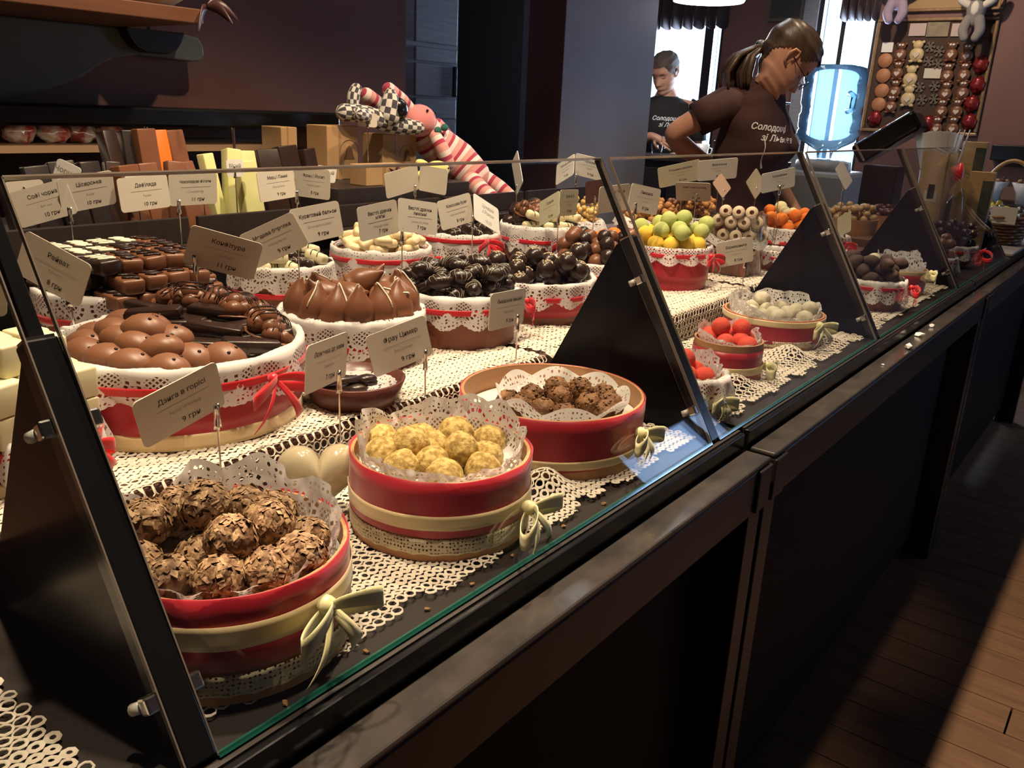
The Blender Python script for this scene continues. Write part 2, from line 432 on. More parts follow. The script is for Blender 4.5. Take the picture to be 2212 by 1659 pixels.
def valance(x0, x1, z0, z1, label, folds):
    def fn(u, v):
        x = x0 + (x1 - x0) * u
        zz = z1 + (z0 - z1) * v + 0.012 * v * math.sin(u * folds * 2 * PI + 1)
        return (x, YW - 0.05 - 0.022 * (0.5 + v) * math.sin(u * folds * 2 * PI) - 0.01 * math.sin(u * 29), zz)
    o = G().grid(fn, 80, 5).obj('curtain_valance', mat('dark_curtain', (0.05, 0.035, 0.04), 0.8), smooth=True, solid=0.003)
    g = G().tube([(x0 - 0.03, YW - 0.03, z1), (x1 + 0.03, YW - 0.03, z1)], 0.012)
    g.obj('curtain_rod', M_frame, o)
    tag(o, label, 'curtain')
valance(-3.66, -2.84, 1.99, 2.42, 'short gathered dark curtain over the window behind the man', 9)
valance(-2.04, -1.79, 2.02, 2.5, 'short gathered dark curtain over the window behind the water bottle', 5)

# dark wall cabinet panel and framed notice between the windows
g = bx((-2.55, YW - 0.05, 2.02), (-2.30, YW - 0.001, 2.35))
o = struct('trim_1', bx((-2.31, YW - 0.03, 0.0), (-2.2, YW - 0.001, 2.8)), M_greyw)
po = g.obj('notice_frame', mat('olive_frame', (0.1, 0.09, 0.07), 0.5)); tag(po, 'olive framed notice hung high on the dark wall between the windows', 'picture frame')
bx((-2.53, YW - 0.056, 2.045), (-2.32, YW - 0.05, 2.33)).obj('notice_sheet', mat('notice_dark', (0.04, 0.04, 0.04), 0.6), po)

# door, black sheet for the unlit passage, and the column
o = struct('door_1', bx((-2.36, 2.15, 0), (-2.32, 2.655, 2.5)), M_greyw)
for z0, z1 in ((0.1, 0.95), (1.0, 1.30), (1.312, 1.385), (1.392, 1.508), (1.515, 1.565), (1.58, 2.4)):
    bx((-2.322, 2.415, z0), (-2.314, 2.645, z1)).obj('panel', M_greyw, o, bevel=0.003)
bx((-2.314, 2.622, 1.395), (-2.306, 2.640, 1.505)).obj('door_handle', M_black, o, bevel=0.003)
struct('passage_shade', bx((-2.45, 2.655, 0), (-2.40, 3.5, 2.8)), mat('passage_shade_black', (0.006, 0.006, 0.006), 0.95, spec=0.05))  # black sheet for the darkness of the passage, hides the lit back room
struct('trim_2', bx((-2.207, 2.915, 0), (-2.172, 2.96, 2.8)), M_greyw, bevel=0.004)
o = struct('wall_column', bx((-2.17, 2.905, 0), (-2.0, 3.625, 2.8)), M_wall, bevel=0.004)
M_colf = mat('daylit_column_face', (0.42, 0.39, 0.43), 0.38, var=(3, (0.37, 0.34, 0.38)), bump=(60, 0.06))  # daylight on the customer side of the column put into its colour
bx((-2.0, 2.907, 0), (-1.996, 3.623, 2.8)).obj('daylit_side', M_colf, o)

# black ledge rails on the brown walls
def ledge(name, a, b, label):
    o = bx(a, b).obj(name, M_black, bevel=0.006)
    return tag(o, label, 'shelf')
lg = ledge('wall_ledge', (-2.05, -1.5, 1.284), (-1.92, 1.70, 1.328), 'long glossy black ledge along the brown wall above the chocolate bars')
for y in (0.55, 1.14, 1.38):
    G().tube([(-1.97, y, 1.09), (-1.97, y, 1.284)], 0.004, 6).obj('support_rod', M_chrome, lg)
ledge('wall_ledge', (-0.97, 6.13, 1.187), (2.05, 6.25, 1.281), 'black ledge on the brown wall beside the board of chocolate figures')

bx((-0.008, -0.8, -0.003), (0.008, 0.8, 0.0)).obj('niche_fill_strip', mat('niche_fill_glow', (1, 0.9, 0.75), 0.5, emit=((1.0, 0.75, 0.5), 2)), lg).location = (-2.02, 0.8, 1.2838)  # glowing strip added to go with the niche fill light
# lamps on the ceiling: spot cans over the counter, also above the added fill row, and a long fitting over the staff side
can = G().lathe([(0.045, 0.0), (0.05, 0.09), (0.0, 0.09)], 20).mesh('spot_can', M_black, True)
for o_ in [q for q in col.objects if q.type == 'LIGHT' and q.name.startswith('ceiling_spot')]:
    inst('spot_can', can, 'black ceiling spotlight can over the display counter', 'lamp', 'ceiling spotlights', (o_.location.x, o_.location.y, 2.71))
t = thing('ceiling_lamp', (-1.95, 3.75, 2.8), 'long white ceiling lamp over the staff side', 'lamp')
bx((-0.12, -0.6, -0.05), (0.12, 0.6, 0.0)).obj('housing', mat('white_shade', (0.8, 0.8, 0.78), 0.4), t)
bx((-0.11, -0.59, -0.054), (0.11, 0.59, -0.05)).obj('diffuser', mat('cool_diffuser', (1, 1, 1), 0.5, emit=((0.92, 0.97, 1.0), 9)), t)
# pendant lamp whose white underside shows at the top of the picture
t = thing('pendant_lamp', (-2.04, 4.2, 1.905), 'white pendant lamp shade hanging in front of the curtained window', 'lamp')
G().lathe([(0.172, 0.0), (0.178, 0.01), (0.16, 0.09), (0.06, 0.16), (0.02, 0.17)], 40).obj('shade', mat('white_shade', (0.8, 0.8, 0.78), 0.4), t, smooth=True)
G().lathe([(0.0, 0.004), (0.168, 0.004)], 40).obj('diffuser', mat('lit_diffuser', (1, 1, 1), 0.5, emit=((1.0, 0.97, 0.9), 6)), t)
G().tube([(0, 0, 0.17), (0, 0, 0.895)], 0.004).obj('cable', M_black, t)

# wooden shelf with a scrolled console, top of the brown wall
t = thing('wall_shelf', (-2.05, 0.6, 1.497), 'brown wooden shelf on a dark scrolled console high on the wall', 'shelf')
bx((0.0, -1.8, 0.0), (0.40, 0.50, 0.028)).obj('shelf_board', mat('red_brown_board', (0.16, 0.065, 0.03), 0.45, var=(7, (0.11, 0.045, 0.02)), stretch=(6, 0.5, 6)), t, bevel=0.002)
prof = [(-1.8, 0.0), (0.66, 0.0), (0.70, -0.005), (0.712, -0.025), (0.712, -0.045), (0.70, -0.058), (0.68, -0.061), (0.54, -0.055), (0.48, -0.066), (0.44, -0.085), (0.40, -0.112), (0.32, -0.143), (0.22, -0.165), (0.0, -0.18), (-0.45, -0.185), (-1.8, -0.185)]
M4 = Matrix(((0, 0, 1, 0.05), (1, 0, 0, 0), (0, 1, 0, 0), (0, 0, 0, 1)))
G().prism(prof, 0.05, M4).obj('console', mat('grey_green_console', (0.10, 0.11, 0.105), 0.5), t, bevel=0.004)
prof = [(0.49, 0.0), (0.64, 0.0), (0.63, -0.02), (0.615, -0.04), (0.59, -0.05), (0.54, -0.05), (0.515, -0.04), (0.50, -0.02)]
M4 = Matrix(((0, 0, 1, 0.095), (1, 0, 0, 0), (0, 1, 0, 0), (0, 0, 0, 1)))
G().prism(prof, 0.04, M4).obj('bracket', M_black, t, bevel=0.004)
# things standing on that shelf
t = thing('cotton_sack', (-1.72, 1.03, 1.525), 'cream cotton sack tied with a brown bow on the wooden wall shelf', 'bag')
G().ball((0, 0, 0.06), 0.085, 3, (0.8, 1.0, 0.75), 0.25, 2.2).obj('sack', mat('cream_cotton', (0.55, 0.42, 0.28), 0.9, bump=(30, 0.4, 0.006)), t, smooth=True)
gb = G()
for a, l, dz in ((0.1, 0.07, -0.03), (-0.9, 0.05, -0.05), (0.9, 0.06, -0.02), (2.6, 0.05, 0.0)):
    d = V((math.cos(a) * 0.4 + 0.3, math.sin(a), 0)).normalized()
    gb.grid(lambda u, v: tuple(V((0.075, 0.075, 0.005)) + d * l * u + V((0, 0, dz * u + 0.012 * math.sin(u * PI) + (v - .5) * 0.022 * math.sin(0.3 + u * 2.6)))), 8, 2)
gb.obj('bow', mat('brown_bow', (0.05, 0.018, 0.018), 0.4), t, smooth=True, solid=0.003)
bx((-0.10, -0.35, 0.0), (0.10, -0.10, 0.05)).obj('x', M_rail, None)
o = col.objects['x']; o.name = 'box'; o.location = (-1.80, 1.02, 1.525); tag(o, 'dark brown slatted box on the wooden wall shelf beside the sack', 'box')
bx((-2.049, 1.21, 1.49), (-2.045, 1.216, 1.8)).obj('wall_cable', M_black)
tag(col.objects['wall_cable'], 'short black cable hanging on the brown wall', 'cable')

# ================================================================ display counter
XG, ZD, ZT, XR = -0.45, 0.92, 0.984, -0.745     # glass foot, deck, tier 2, riser
YP = [0.258 + 0.823 * i for i in range(-1, 5)]   # divider positions
UN = [(-0.60, 1.155), (1.170, 2.905), (2.92, 4.66)]
LBL = ['dark display counter under the nut truffle baskets', 'dark display counter under the red coconut balls', 'dark display counter under the handled wicker basket']
for k, (y0, y1) in enumerate(UN):
    t = thing('display_counter', (-0.8, (y0 + y1) / 2, 0), LBL[k], 'counter')
    ox, oy = 0.8, -(y0 + y1) / 2
    def part(name, a, b, m, **kw):
        return bx((a[0] + ox, a[1] + oy, a[2]), (b[0] + ox, b[1] + oy, b[2])).obj(name, m, t, **kw)
    xb = -1.37 if k < 1 else -1.37
    part('deck_board', (-1.02 if k == 2 else -1.37, y0, ZD - 0.03), (-0.436, y1, ZD), M_deck)
    part('front_strip', (-0.437, y0, ZD - 0.035), (-0.428, y1, ZD - 0.002), M_black, bevel=0.002)
    part('front_groove', (-0.43, y0, 0.80), (-0.422, y1, 0.885), M_panel)
    part('front_rail', (-0.423, y0, 0.815), (-0.385, y1, 0.885), M_rail, bevel=0.003)
    part('rail_cap', (-0.424, y0, 0.885), (-0.384, y1, 0.893), M_railt, bevel=0.003)
    part('front_panel', (-0.47, y0 + 0.04, 0.08), (-0.45, y1 - 0.04, 0.815), M_panel)
    part('plinth', (-0.55, y0, 0.0), (-0.50, y1, 0.08), M_panel)
    for a in (y0, y1 - 0.045):
        part('post', (-0.47, a, 0.0), (-0.390, a + 0.045, 0.815), M_rail, bevel=0.002)
        part('rail_end', (-0.388, a, 0.818), (-0.380, a + 0.045, 0.884), M_rail, bevel=0.002)
    if k < 2:
        part('tier_riser', (XR - 0.012, y0, ZD), (XR, y1, ZT - 0.012), M_deck)
        part('tier_board', (-1.37, y0, ZT - 0.014), (XR, y1, ZT), M_tierw, bevel=0.002)
    else:
        part('marble_top', (-0.99, 3.62, ZD), (-0.43, y1, ZD + 0.012), mat('pale_marble', (0.45, 0.4, 0.36), 0.3, var=(7, (0.3, 0.27, 0.25))), bevel=0.003)
    part('back_panel', (-1.0 if k == 2 else -1.36, y0, 0.05), (-0.98 if k == 2 else -1.34, y1, ZD - 0.03), M_panel)
# dark end pillar further along the front


# dividers, posts, clips and glass panes
def yz_poly(poly, y, th):
    return Matrix(((1, 0, 0, 0), (0, 0, 1, y), (0, 1, 0, 0), (0, 0, 0, 1)))
APX, APZ, GTX, GTZ = -0.612, 1.19, -0.672, 1.296
dname = ['divider before the first glass pane', 'black triangular divider nearest the nut truffle basket', 'black triangular divider between the nut balls and the red balls', 'black triangular divider beside the white chocolates in lace paper', 'black triangular divider beside the dark cocoa balls', 'black triangular divider at the end by the wicker basket']
for i, y in enumerate(YP):
    if i == 0: continue
    t = thing('counter_divider', (XG, y, ZD), dname[i], 'divider')
    ox, oy, oz = -XG, 0, -ZD
    tri = [(XG, ZD), (XG - 0.012 - 0.30, ZD), (APX - 0.018, APZ - 0.012), (APX - 0.004, APZ)]
    G().prism([(a + ox, b + oz) for a, b in tri], 0.008, yz_poly(tri, 0, 0)).obj('panel', M_blackm, t, bevel=0.002)
    d = V((APX - XG, 0, APZ - ZD)).normalized()
    up = V((d.z, 0, -d.x))
    rot = Matrix((V((0, 1, 0)), -up, d)).transposed()
    L_ = (V((APX, 0, APZ)) - V((XG, 0, ZD))).length
    G().box(d * (L_ / 2) + up * 0.0, (0.024, 0.018, L_), rot).obj('post', M_black, t, bevel=0.002)
    d2 = V((GTX - APX, 0, GTZ - APZ)); L2 = d2.length; d2.normalize()
    up2 = V((d2.z, 0, -d2.x)); rot2 = Matrix((V((0, 1, 0)), -up2, d2)).transposed()
    G().box(V((APX - XG, 0, APZ - ZD)) + d2 * L2 / 2, (0.011, 0.008, L2), rot2).obj('rod', M_black, t, bevel=0.001)
    G().box(V((APX - XG, 0, APZ - ZD)), (0.02, 0.016, 0.004), rot2).obj('collar', M_chrome, t)
    for q in (0.165, 0.80):
        for s in (-1, 1):
            c = d * (L_ * q) + up * 0.002 + V((0, s * 0.0165, 0))
            cl = G().box(c, (0.010, 0.012, 0.013), rot).obj('glass_clip', M_chrome, t, bevel=0.002)
            G().tube([d * (L_ * q) - up * 0.005 + V((0, s * 0.019, 0)), d * (L_ * q) - up * 0.013 + V((0, s * 0.022, 0))], 0.0045, 10).obj('clip_pad', mat('clear_rubber', (0.5, 0.48, 0.44), 0.3), cl, smooth=True)

M_edgeg = mat('grey_glass_edge', (0.16, 0.13, 0.11), 0.2)
gd = V((GTX + 0.004 - XG, 0, GTZ - ZD)); gl = gd.length; gd.normalize(); gn = V((gd.z, 0, -gd.x))
panel_names = ['sloping glass pane over the yellow lace cloth', 'sloping glass pane over the nut truffles and yellow nut balls', 'sloping glass pane over the red coconut balls', 'sloping glass pane over the white and cocoa eggs', 'sloping glass pane over the far dark cocoa balls']
for i in range(5):
    y0, y1 = YP[i] + 0.012, YP[i + 1] - 0.012
    base = V((XG + 0.006, 0, ZD + 0.002))
    t = thing('glass_screen', (base.x, (y0 + y1) / 2, base.z), panel_names[i], 'glass pane')
    hw = (y1 - y0) / 2
    rot = Matrix((V((0, 1, 0)), gn, gd)).transposed()
    a = [V((0, s * hw, 0)) + gd * l for l in (0.0, gl) for s in (-1, 1)]
    e = 0.0028
    G().add([p + gn * e for p in a] + [p - gn * e for p in a], [(0, 1, 3, 2), (4, 6, 7, 5)]).obj('sheet', M_glass, t)
    G().box(gd * 0.0, (2 * hw, 2 * e, 0.0036), rot).obj('foot_edge', M_glassedge, t)
    G().box(gd * gl, (2 * hw, 2 * e, 0.0014), rot).obj('top_edge', M_edgeg, t)
    for s in (-1, 1):
        G().box(V((0, s * hw, 0)) + gd * gl / 2, (0.0012, 2 * e * 0.8, gl), rot).obj('side_edge', M_edgeg, t)
# crumbs left on the rail
gm = G().ball((0, 0, 0.004), 0.006, 1, (1.5, 1, 0.8), 0.7, 2.0, 3).mesh('paper_crumb', mat('white_crumb', (0.8, 0.8, 0.78), 0.8))
for y, x, s in ((1.985, -0.395, 1.6), (2.13, -0.405, 1.2), (2.26, -0.408, 1.0), (1.80, -0.40, 0.4)):
    inst('paper_crumb', gm, 'white paper crumb lying on the dark counter rail', 'crumb', 'crumbs on the counter rail', (x, y, 0.893), (0, 0, y * 9), s)
gm2 = G().ball((0, 0, 0.002), 0.0025, 1, (1.3, 1, 0.8), 0.7, 2.0, 3).mesh('nut_crumb', M_nut)
for y, x in ((0.42, -0.442), (0.50, -0.447), (0.56, -0.444), (0.63, -0.449), (0.335, -0.441), (0.80, -0.443), (0.72, -0.446)):
    inst('nut_crumb', gm2, 'tiny nut crumb on the black strip along the glass foot', 'crumb', 'nut crumbs along the glass', (x - 0.012, y, ZD), (0, 0, y * 9), 1)

# ================================================================ crochet cloths (open mesh, real holes)
def sfn(uu, y, seed):
    """arc length from the front hem -> point and normal; runs over deck, riser and tier"""
    Lf = 0.283
    if uu < Lf:
        p = V((-0.462 - uu, y, ZD + 0.003)); n = V((0, 0, 1))
    elif uu < Lf + 0.064:
        q = uu - Lf
        p = V((XR + 0.006 + 0.006 * math.sin(q / 0.064 * PI), y, ZD + 0.003 + q)); n = V((1, 0, 0))
    else:
        q = uu - Lf - 0.064
        p = V((XR - q + 0.004, y, ZT + 0.003)); n = V((0, 0, 1))
    b = 0.0025 * (1 + fbm((uu * 30, y * 30, seed)))
    if uu < Lf:
        for (cx, cy, h, s) in LUMPS:
            d2 = ((p.x - cx) ** 2 + (p.y - cy) ** 2) / (s * s)
            if d2 < 6: b += h * math.exp(-d2)
    return p + n * b
LUMPS = [(-0.525, 0.775, 0.028, 0.03), (-0.53, 1.34, 0.02, 0.035), (-0.53, 1.60, 0.022, 0.03), (-0.52, 1.78, 0.015, 0.03)]
def lace(y0, y1, pitch, umax, label, seed, u0=0.0):
    g = G()
    hr = pitch / math.sqrt(3)
    K = 8
    ring = [(math.cos(PI / 4 * k + PI / 8), math.sin(PI / 4 * k + PI / 8)) for k in range(K)]
    outer = []
    for k in range(K):      # squarish outer outline so that neighbours touch
        c, s = ring[k]; m = max(abs(c), abs(s)); outer.append((c / m, s / m))
    row = 0
    uu = u0
    vv = []; ff = []
    while uu < umax:
        off = (row % 2) * pitch / 2
        y = y0 + off
        while y < y1:
            hem = 0.007 * math.sin(y * 38 + seed) + 0.006 * math.sin(y * 91)
            if uu > hem + 0.006:
                r1 = noise.noise(V((uu * 9, y * 9, seed)))
                if 0.283 <= uu <= 0.348: k = 0.80
                elif uu > 0.348: k = 0.34 + 0.30 * (math.sin(uu * 90) > 0.75) + 0.18 * r1
                else: k = 0.56 + 0.27 * math.sin(uu * 52 + 3 * r1 + y * 4) + 0.1 * r1
                k = min(0.82, max(0.22, k))
                n = len(vv)
                wob = 0.12 * pitch
                cu = uu + wob * noise.noise(V((uu * 300, y * 300, 1))); cy = y + wob * noise.noise(V((uu * 300, y * 300, 5)))
                for rr, lift in ((0.5, 0.0), (0.5 * (0.45 + 0.55 * k), 0.0016), (0.5 * k, 0.0)):
                    for q in range(K):
                        ox_, oy_ = (outer[q] if rr == 0.5 else ring[q])
                        a = uu if rr == 0.5 else cu; b_ = y if rr == 0.5 else cy
                        P = sfn(max(0, a + ox_ * rr * pitch), b_ + oy_ * rr * pitch, seed)
                        if 0.283 <= uu <= 0.347: P = P + V((lift, 0, 0))
                        else: P = P + V((0, 0, lift))
                        vv.append(P)
                for a in (0, 1):
                    for q in range(K):
                        q2 = (q + 1) % K
                        ff.append((n + a * K + q, n + a * K + q2, n + (a + 1) * K + q2, n + (a + 1) * K + q))
            y += pitch
        uu += pitch * 0.995
        row += 1
    g.add(vv, ff)
    o = g.obj('crochet_cloth', M_lace, smooth=True)
    return tag(o, label, 'tablecloth')
lace(-0.25, 0.205, 0.0115, 0.28, 'cream crochet cloth on the deck before the first black divider', 1)
lace(YP[1] + 0.01, YP[2] - 0.012, 0.0112, 0.86, 'cream crochet cloth under the nut truffle and yellow nut ball baskets', 2)
lace(YP[2] + 0.01, YP[3] - 0.012, 0.0135, 0.62, 'cream crochet cloth under the red coconut ball basket', 3)
lace(YP[3] + 0.01, YP[4] - 0.012, 0.018, 0.5, 'cream crochet cloth under the white and cocoa eggs', 4)
# ================================================================ sweets: one mesh (or a few variants) per kind
def flakes(g, r, n, size, mi, seed, sc=(1, 1, 1)):
    rr = random.Random(seed)
    for _ in range(n):
        z = rr.uniform(-0.9, 1); a = rr.uniform(0, 2 * PI); q = math.sqrt(max(0, 1 - z * z))
        d = V((q * math.cos(a), q * math.sin(a), z))
        t = d.orthogonal().normalized(); t = Matrix.Rotation(rr.uniform(0, 6.28), 3, d) @ t
        b = d.cross(t); s = size * rr.uniform(0.6, 1.3)
        nrm = (d + t * rr.uniform(-0.4, 0.4) + b * rr.uniform(-0.4, 0.4)).normalized()
        t = (t - nrm * t.dot(nrm)).normalized(); b = nrm.cross(t)
        c = V((d.x * sc[0], d.y * sc[1], d.z * sc[2])) * r * 1.0
        k = len(g.v)
        g.add([c + t * s, c + b * s * 0.7 + nrm * s * 0.05, c - t * s, c - b * s * 0.7, c + nrm * s * 0.10], [(0, 1, 4), (1, 2, 4), (2, 3, 4), (3, 0, 4), (3, 2, 1, 0)], mi=mi)
M_nutl = mat('pale_nut_flakes', (0.50, 0.32, 0.17), 0.65, var=(110, (0.17, 0.085, 0.04), 0.12))
M_pist = mat('pistachio_crumbs', (0.66, 0.48, 0.17), 0.8, var=(160, (0.34, 0.21, 0.055), 0.10), bump=(220, 0.8, 0.002))
M_nutball = mat('crisp_nut_coating', (0.31, 0.15, 0.06), 0.65, var=(90, (0.14, 0.06, 0.025), 0.15), bump=(120, 0.9, 0.004))
M_nuttr = mat('truffle_chocolate', (0.15, 0.07, 0.035), 0.6, var=(60, (0.22, 0.12, 0.055)), bump=(120, 0.6, 0.003))
def kind_nuttruffle(i):
    g = G().ball((0, 0, 0), 0.0195, 3, (1, 1, 0.97), 0.16, 2.4, i)
    flakes(g, 0.0204, 420, 0.0044, 1, i)
    return g.mesh('nut_truffle', [M_nuttr, M_nutl], False)
def kind_ball(name, r, m, amp, freq, i, sub=3, sc=(1, 1, 1)):
    return G().ball((0, 0, 0), r, sub, sc, amp, freq, i).mesh(name, m, True)
def kind_nutball(i):
    g = G().ball((0, 0, 0), 0.017, 3, (1, 1, 1), 0.22, 3.0, i)
    flakes(g, 0.0175, 90, 0.0026, 0, i)
    return g.mesh('nut_ball', [M_nutball], True)
NT = [kind_nuttruffle(i) for i in range(4)]
PB = [kind_ball('pistachio_ball', 0.0198, M_pist, 0.10, 2.2, i) for i in range(3)]
NB = [kind_nutball(i) for i in range(4)]
def rbox(name, d, m, r, i=0, amp=0.0006, taper=1.0):
    bm = bmesh.new(); bmesh.ops.create_cube(bm, size=1)
    for v in bm.verts:
        k = taper if v.co.z > 0 else 1
        v.co = V((v.co.x * d[0] * k, v.co.y * d[1] * k, v.co.z * d[2]))
    bmesh.ops.bevel(bm, geom=bm.edges[:], offset=r, segments=3, profile=0.5, affect='EDGES')
    for v in bm.verts:
        v.co += V((fbm(v.co * 90 + V((i, 0, 0))), fbm(v.co * 90 + V((0, i, 5))), fbm(v.co * 90 + V((9, 0, i))))) * amp
    me = bpy.data.meshes.new(name); bm.to_mesh(me); bm.free()
    me.materials.append(m)
    me.polygons.foreach_set('use_smooth', [True] * len(me.polygons))
    return me
WC = [rbox('white_chocolate_cube', (0.026, 0.026, 0.026), M_white, 0.0025, i, 0.0008) for i in range(2)]
DBAR = [rbox('dark_chocolate_bar', (0.066, 0.020, 0.015), M_dark, 0.004, i, 0.002) for i in range(3)]
DSQ = [rbox('dark_chocolate_square', (0.027, 0.027, 0.018), M_dark, 0.002, i, 0.0006, 0.85) for i in range(2)]
def squiggle(g, w, l, z, n, r, seed, mi=0, x_arch=0.0):
    rr = random.Random(seed); pts = []
    for i in range(n * 8 + 1):
        u = i / (n * 8.0)
        x = -l / 2 + l * u + 0.25 * w * math.sin(u * n * 2 * PI * 1.0)
        y = w * 0.42 * math.sin(u * n * 2 * PI + seed) + rr.uniform(-1, 1) * 0.0005
        pts.append((x, y, z - x_arch * (y / w) ** 2))
    g.tube(pts, r, 5, mi=mi)
M_wdriz = mat('white_icing', (0.78, 0.74, 0.58), 0.4)
def kind_bar(name, m, md, i):
    me = rbox(name, (0.058, 0.030, 0.021), m, 0.005, i, 0.0014)
    g = G(); squiggle(g, 0.024, 0.05, 0.0113, 3, 0.0019, i)
    dz = g.mesh('icing', md, True)
    return me, dz
KB_D = [kind_bar('iced_dark_bar', M_dark, M_wdriz, i) for i in range(2)]
KB_M = [kind_bar('iced_milk_bar', M_choc, M_dark, i) for i in range(2)]
def kind_oval():
    g = G().ball((0, 0, 0.0), 0.0235, 3, (1.2, 0.88, 0.8), 0.05, 1.4, 2)
    g.lathe([(0.021, -0.0185), (0.027, -0.0175), (0.0275, -0.016), (0.022, -0.0145)], 24, sx=1.0, sy=0.82)
    b = g.mesh('milk_chocolate_seal', M_choc2, True)
    d = G().ball((0, 0, 0), 0.0024, 1).mesh('eye_dot', M_dark, True)
    return b, d
OV, EYE = kind_oval()
def kind_cluster(i):
    rr = random.Random(i); g = G()
    for k in range(4):
        a = k * 1.57 + rr.uniform(-.3, .3)
        g.ball((0.0105 * math.cos(a), 0.0105 * math.sin(a), rr.uniform(-.002, .003)), 0.0125, 2, (1, 1, 0.95), 0.08, 2, i + k)
    g.ball((0, 0, 0.009), 0.0125, 2)
    g.lathe([(0.018, -0.0115), (0.0235, -0.0105), (0.0235, -0.009), (0.016, -0.007)], 18)
    b = g.mesh('nut_cluster', M_choc, True)
    g = G()
    for k in range(3):
        pts = [(0.021 * math.cos(t), (k - 1) * 0.008 + 0.003 * math.sin(t * 3), 0.0215 * math.sin(t) ** 0.8) for t in [0.25 + 0.165 * j for j in range(17)]]
        g.tube(pts, 0.0008, 4)
    return b, g.mesh('drizzle', M_dark, True)
NC = [kind_cluster(i) for i in range(2)]
def kind_cone(i):
    prof = [(0.0235, 0.0), (0.0245, 0.003), (0.0225, 0.006), (0.0230, 0.014), (0.0225, 0.022), (0.0185, 0.031), (0.0125, 0.040), (0.0070, 0.047), (0.0042, 0.052), (0.0026, 0.055), (0.0, 0.056)]
    g = G(); n = 28; vv = []; ff = []
    for r, z in prof:
        for k in range(n):
            q = 2 * PI * k / n
            bend = 0.006 * max(0, (z - 0.03) / 0.026) ** 2
            vv.append((r * math.cos(q) * (1 + 0.03 * math.sin(3 * q + i)) + bend, r * math.sin(q), z))
    for a in range(len(prof) - 1):
        for k in range(n):
            ff.append((a * n + k, a * n + (k + 1) % n, (a + 1) * n + (k + 1) % n, (a + 1) * n + k))
    ff.append(tuple(reversed(range(n))))
    b = g.add(vv, ff).mesh('pointed_praline', M_choc, True)
    g = G(); pts = []
    for z, r in ((0.056, 0.001), (0.0555, 0.003), (0.052, 0.0055), (0.047, 0.0082), (0.04, 0.0135), (0.031, 0.0195), (0.022, 0.0234)):
        q = 0.8 + i; bend = 0.006 * max(0, (z - 0.03) / 0.026) ** 2
        pts.append((r * math.cos(q) + bend, r * math.sin(q), z))
    g.tube(pts, 0.0013, 5)
    return b, g.mesh('icing_line', M_wdriz, True)
CN = [kind_cone(i) for i in range(3)]
def kind_drizzled(i):
    g = G().ball((0, 0, 0), 0.014, 3, (1.65, 0.95, 0.95), 0.08, 2, i)
    b = g.mesh('drizzled_dark_praline', M_dark, True)
    g = G()
    for k in range(5):
        x0 = -0.014 + 0.007 * k
        r = 0.0137 * math.sqrt(max(0.05, 1 - (x0 / 0.0231) ** 2))
        g.tube([(x0 + 0.004 * math.sin(t * 2 + k), r * math.cos(t) * 1.0, r * math.sin(t) * 1.0) for t in [0.15 + 0.28 * j for j in range(11)]], 0.00055, 4)
    return b, g.mesh('drizzle', mat('pale_drizzle', (0.4, 0.36, 0.28), 0.5), True)
DD = [kind_drizzled(i) for i in range(3)]
def kind_sprinkled(i):
    b = G().ball((0, 0, 0), 0.0178, 3, (1, 1, 0.97), 0.03, 2, i).mesh('dark_praline_ball', M_dark, True)
    rr = random.Random(i); g = G()
    for _ in range(34):
        a = rr.uniform(0, 6.28); q = rr.uniform(0, 0.62)
        p = V((math.sin(q) * math.cos(a), math.sin(q) * math.sin(a), math.cos(q))) * 0.0178
        g.ball(p, rr.uniform(0.0009, 0.0017), 1)
    return b, g.mesh('nut_sprinkles', mat('pale_sprinkles', (0.62, 0.5, 0.33), 0.7))
SP = [kind_sprinkled(i) for i in range(2)]
MB = [kind_ball('milk_chocolate_ball', 0.0168, M_choc, 0.03, 2, i) for i in range(2)]
DB = [kind_ball('dark_chocolate_ball', 0.0165, M_dark, 0.03, 2, i) for i in range(2)]
def fuzzy(name, c, c2, r, i):
    return kind_ball(name, r, mat('coconut_' + name, c, 0.85, var=(40, c2), bump=(260, 0.5, 0.0015)), 0.05, 1.8, i)
YB = fuzzy('yellow_coconut_ball', (0.78, 0.56, 0.07), (0.74, 0.48, 0.05), 0.0185, 1)
GB = fuzzy('green_coconut_ball', (0.50, 0.56, 0.20), (0.44, 0.5, 0.15), 0.0185, 2)
OB = fuzzy('orange_coconut_ball', (0.80, 0.22, 0.025), (0.72, 0.16, 0.02), 0.0175, 3)
RB = fuzzy('red_coconut_ball', (0.75, 0.10, 0.06), (0.68, 0.07, 0.045), 0.0170, 4)
IV = fuzzy('ivory_coconut_ball', (0.78, 0.70, 0.42), (0.72, 0.64, 0.36), 0.0165, 5)
CO = kind_ball('cocoa_egg', 0.0165, M_cacao, 0.08, 2, 6, 3, (1.2, 1, 0.9))
WE = kind_ball('white_egg', 0.0165, M_white, 0.05, 2, 7, 3, (1.15, 1, 0.92))
WPD = kind_ball('powdered_truffle', 0.017, mat('icing_sugar', (0.62, 0.57, 0.44), 0.9, var=(60, (0.4, 0.36, 0.25)), bump=(150, 0.6)), 0.12, 2, 3)
def kind_stripe(i, m=None, md=None, name='striped_white_praline'):
    me = rbox(name, (0.040, 0.024, 0.020), m or M_white, 0.0065, i, 0.0008)
    g = G()
    for k in (-1, 0.6):
        g.tube([(k * 0.008 + 0.003 * math.sin(t), 0.0128 * math.cos(t), 0.0112 * math.sin(t) ** 0.6) for t in [0.05 + 0.3 * j for j in range(11)]], 0.0009, 4)
    return me, g.mesh('stripe', md or M_dark, True)
WS = [kind_stripe(i) for i in range(2)]
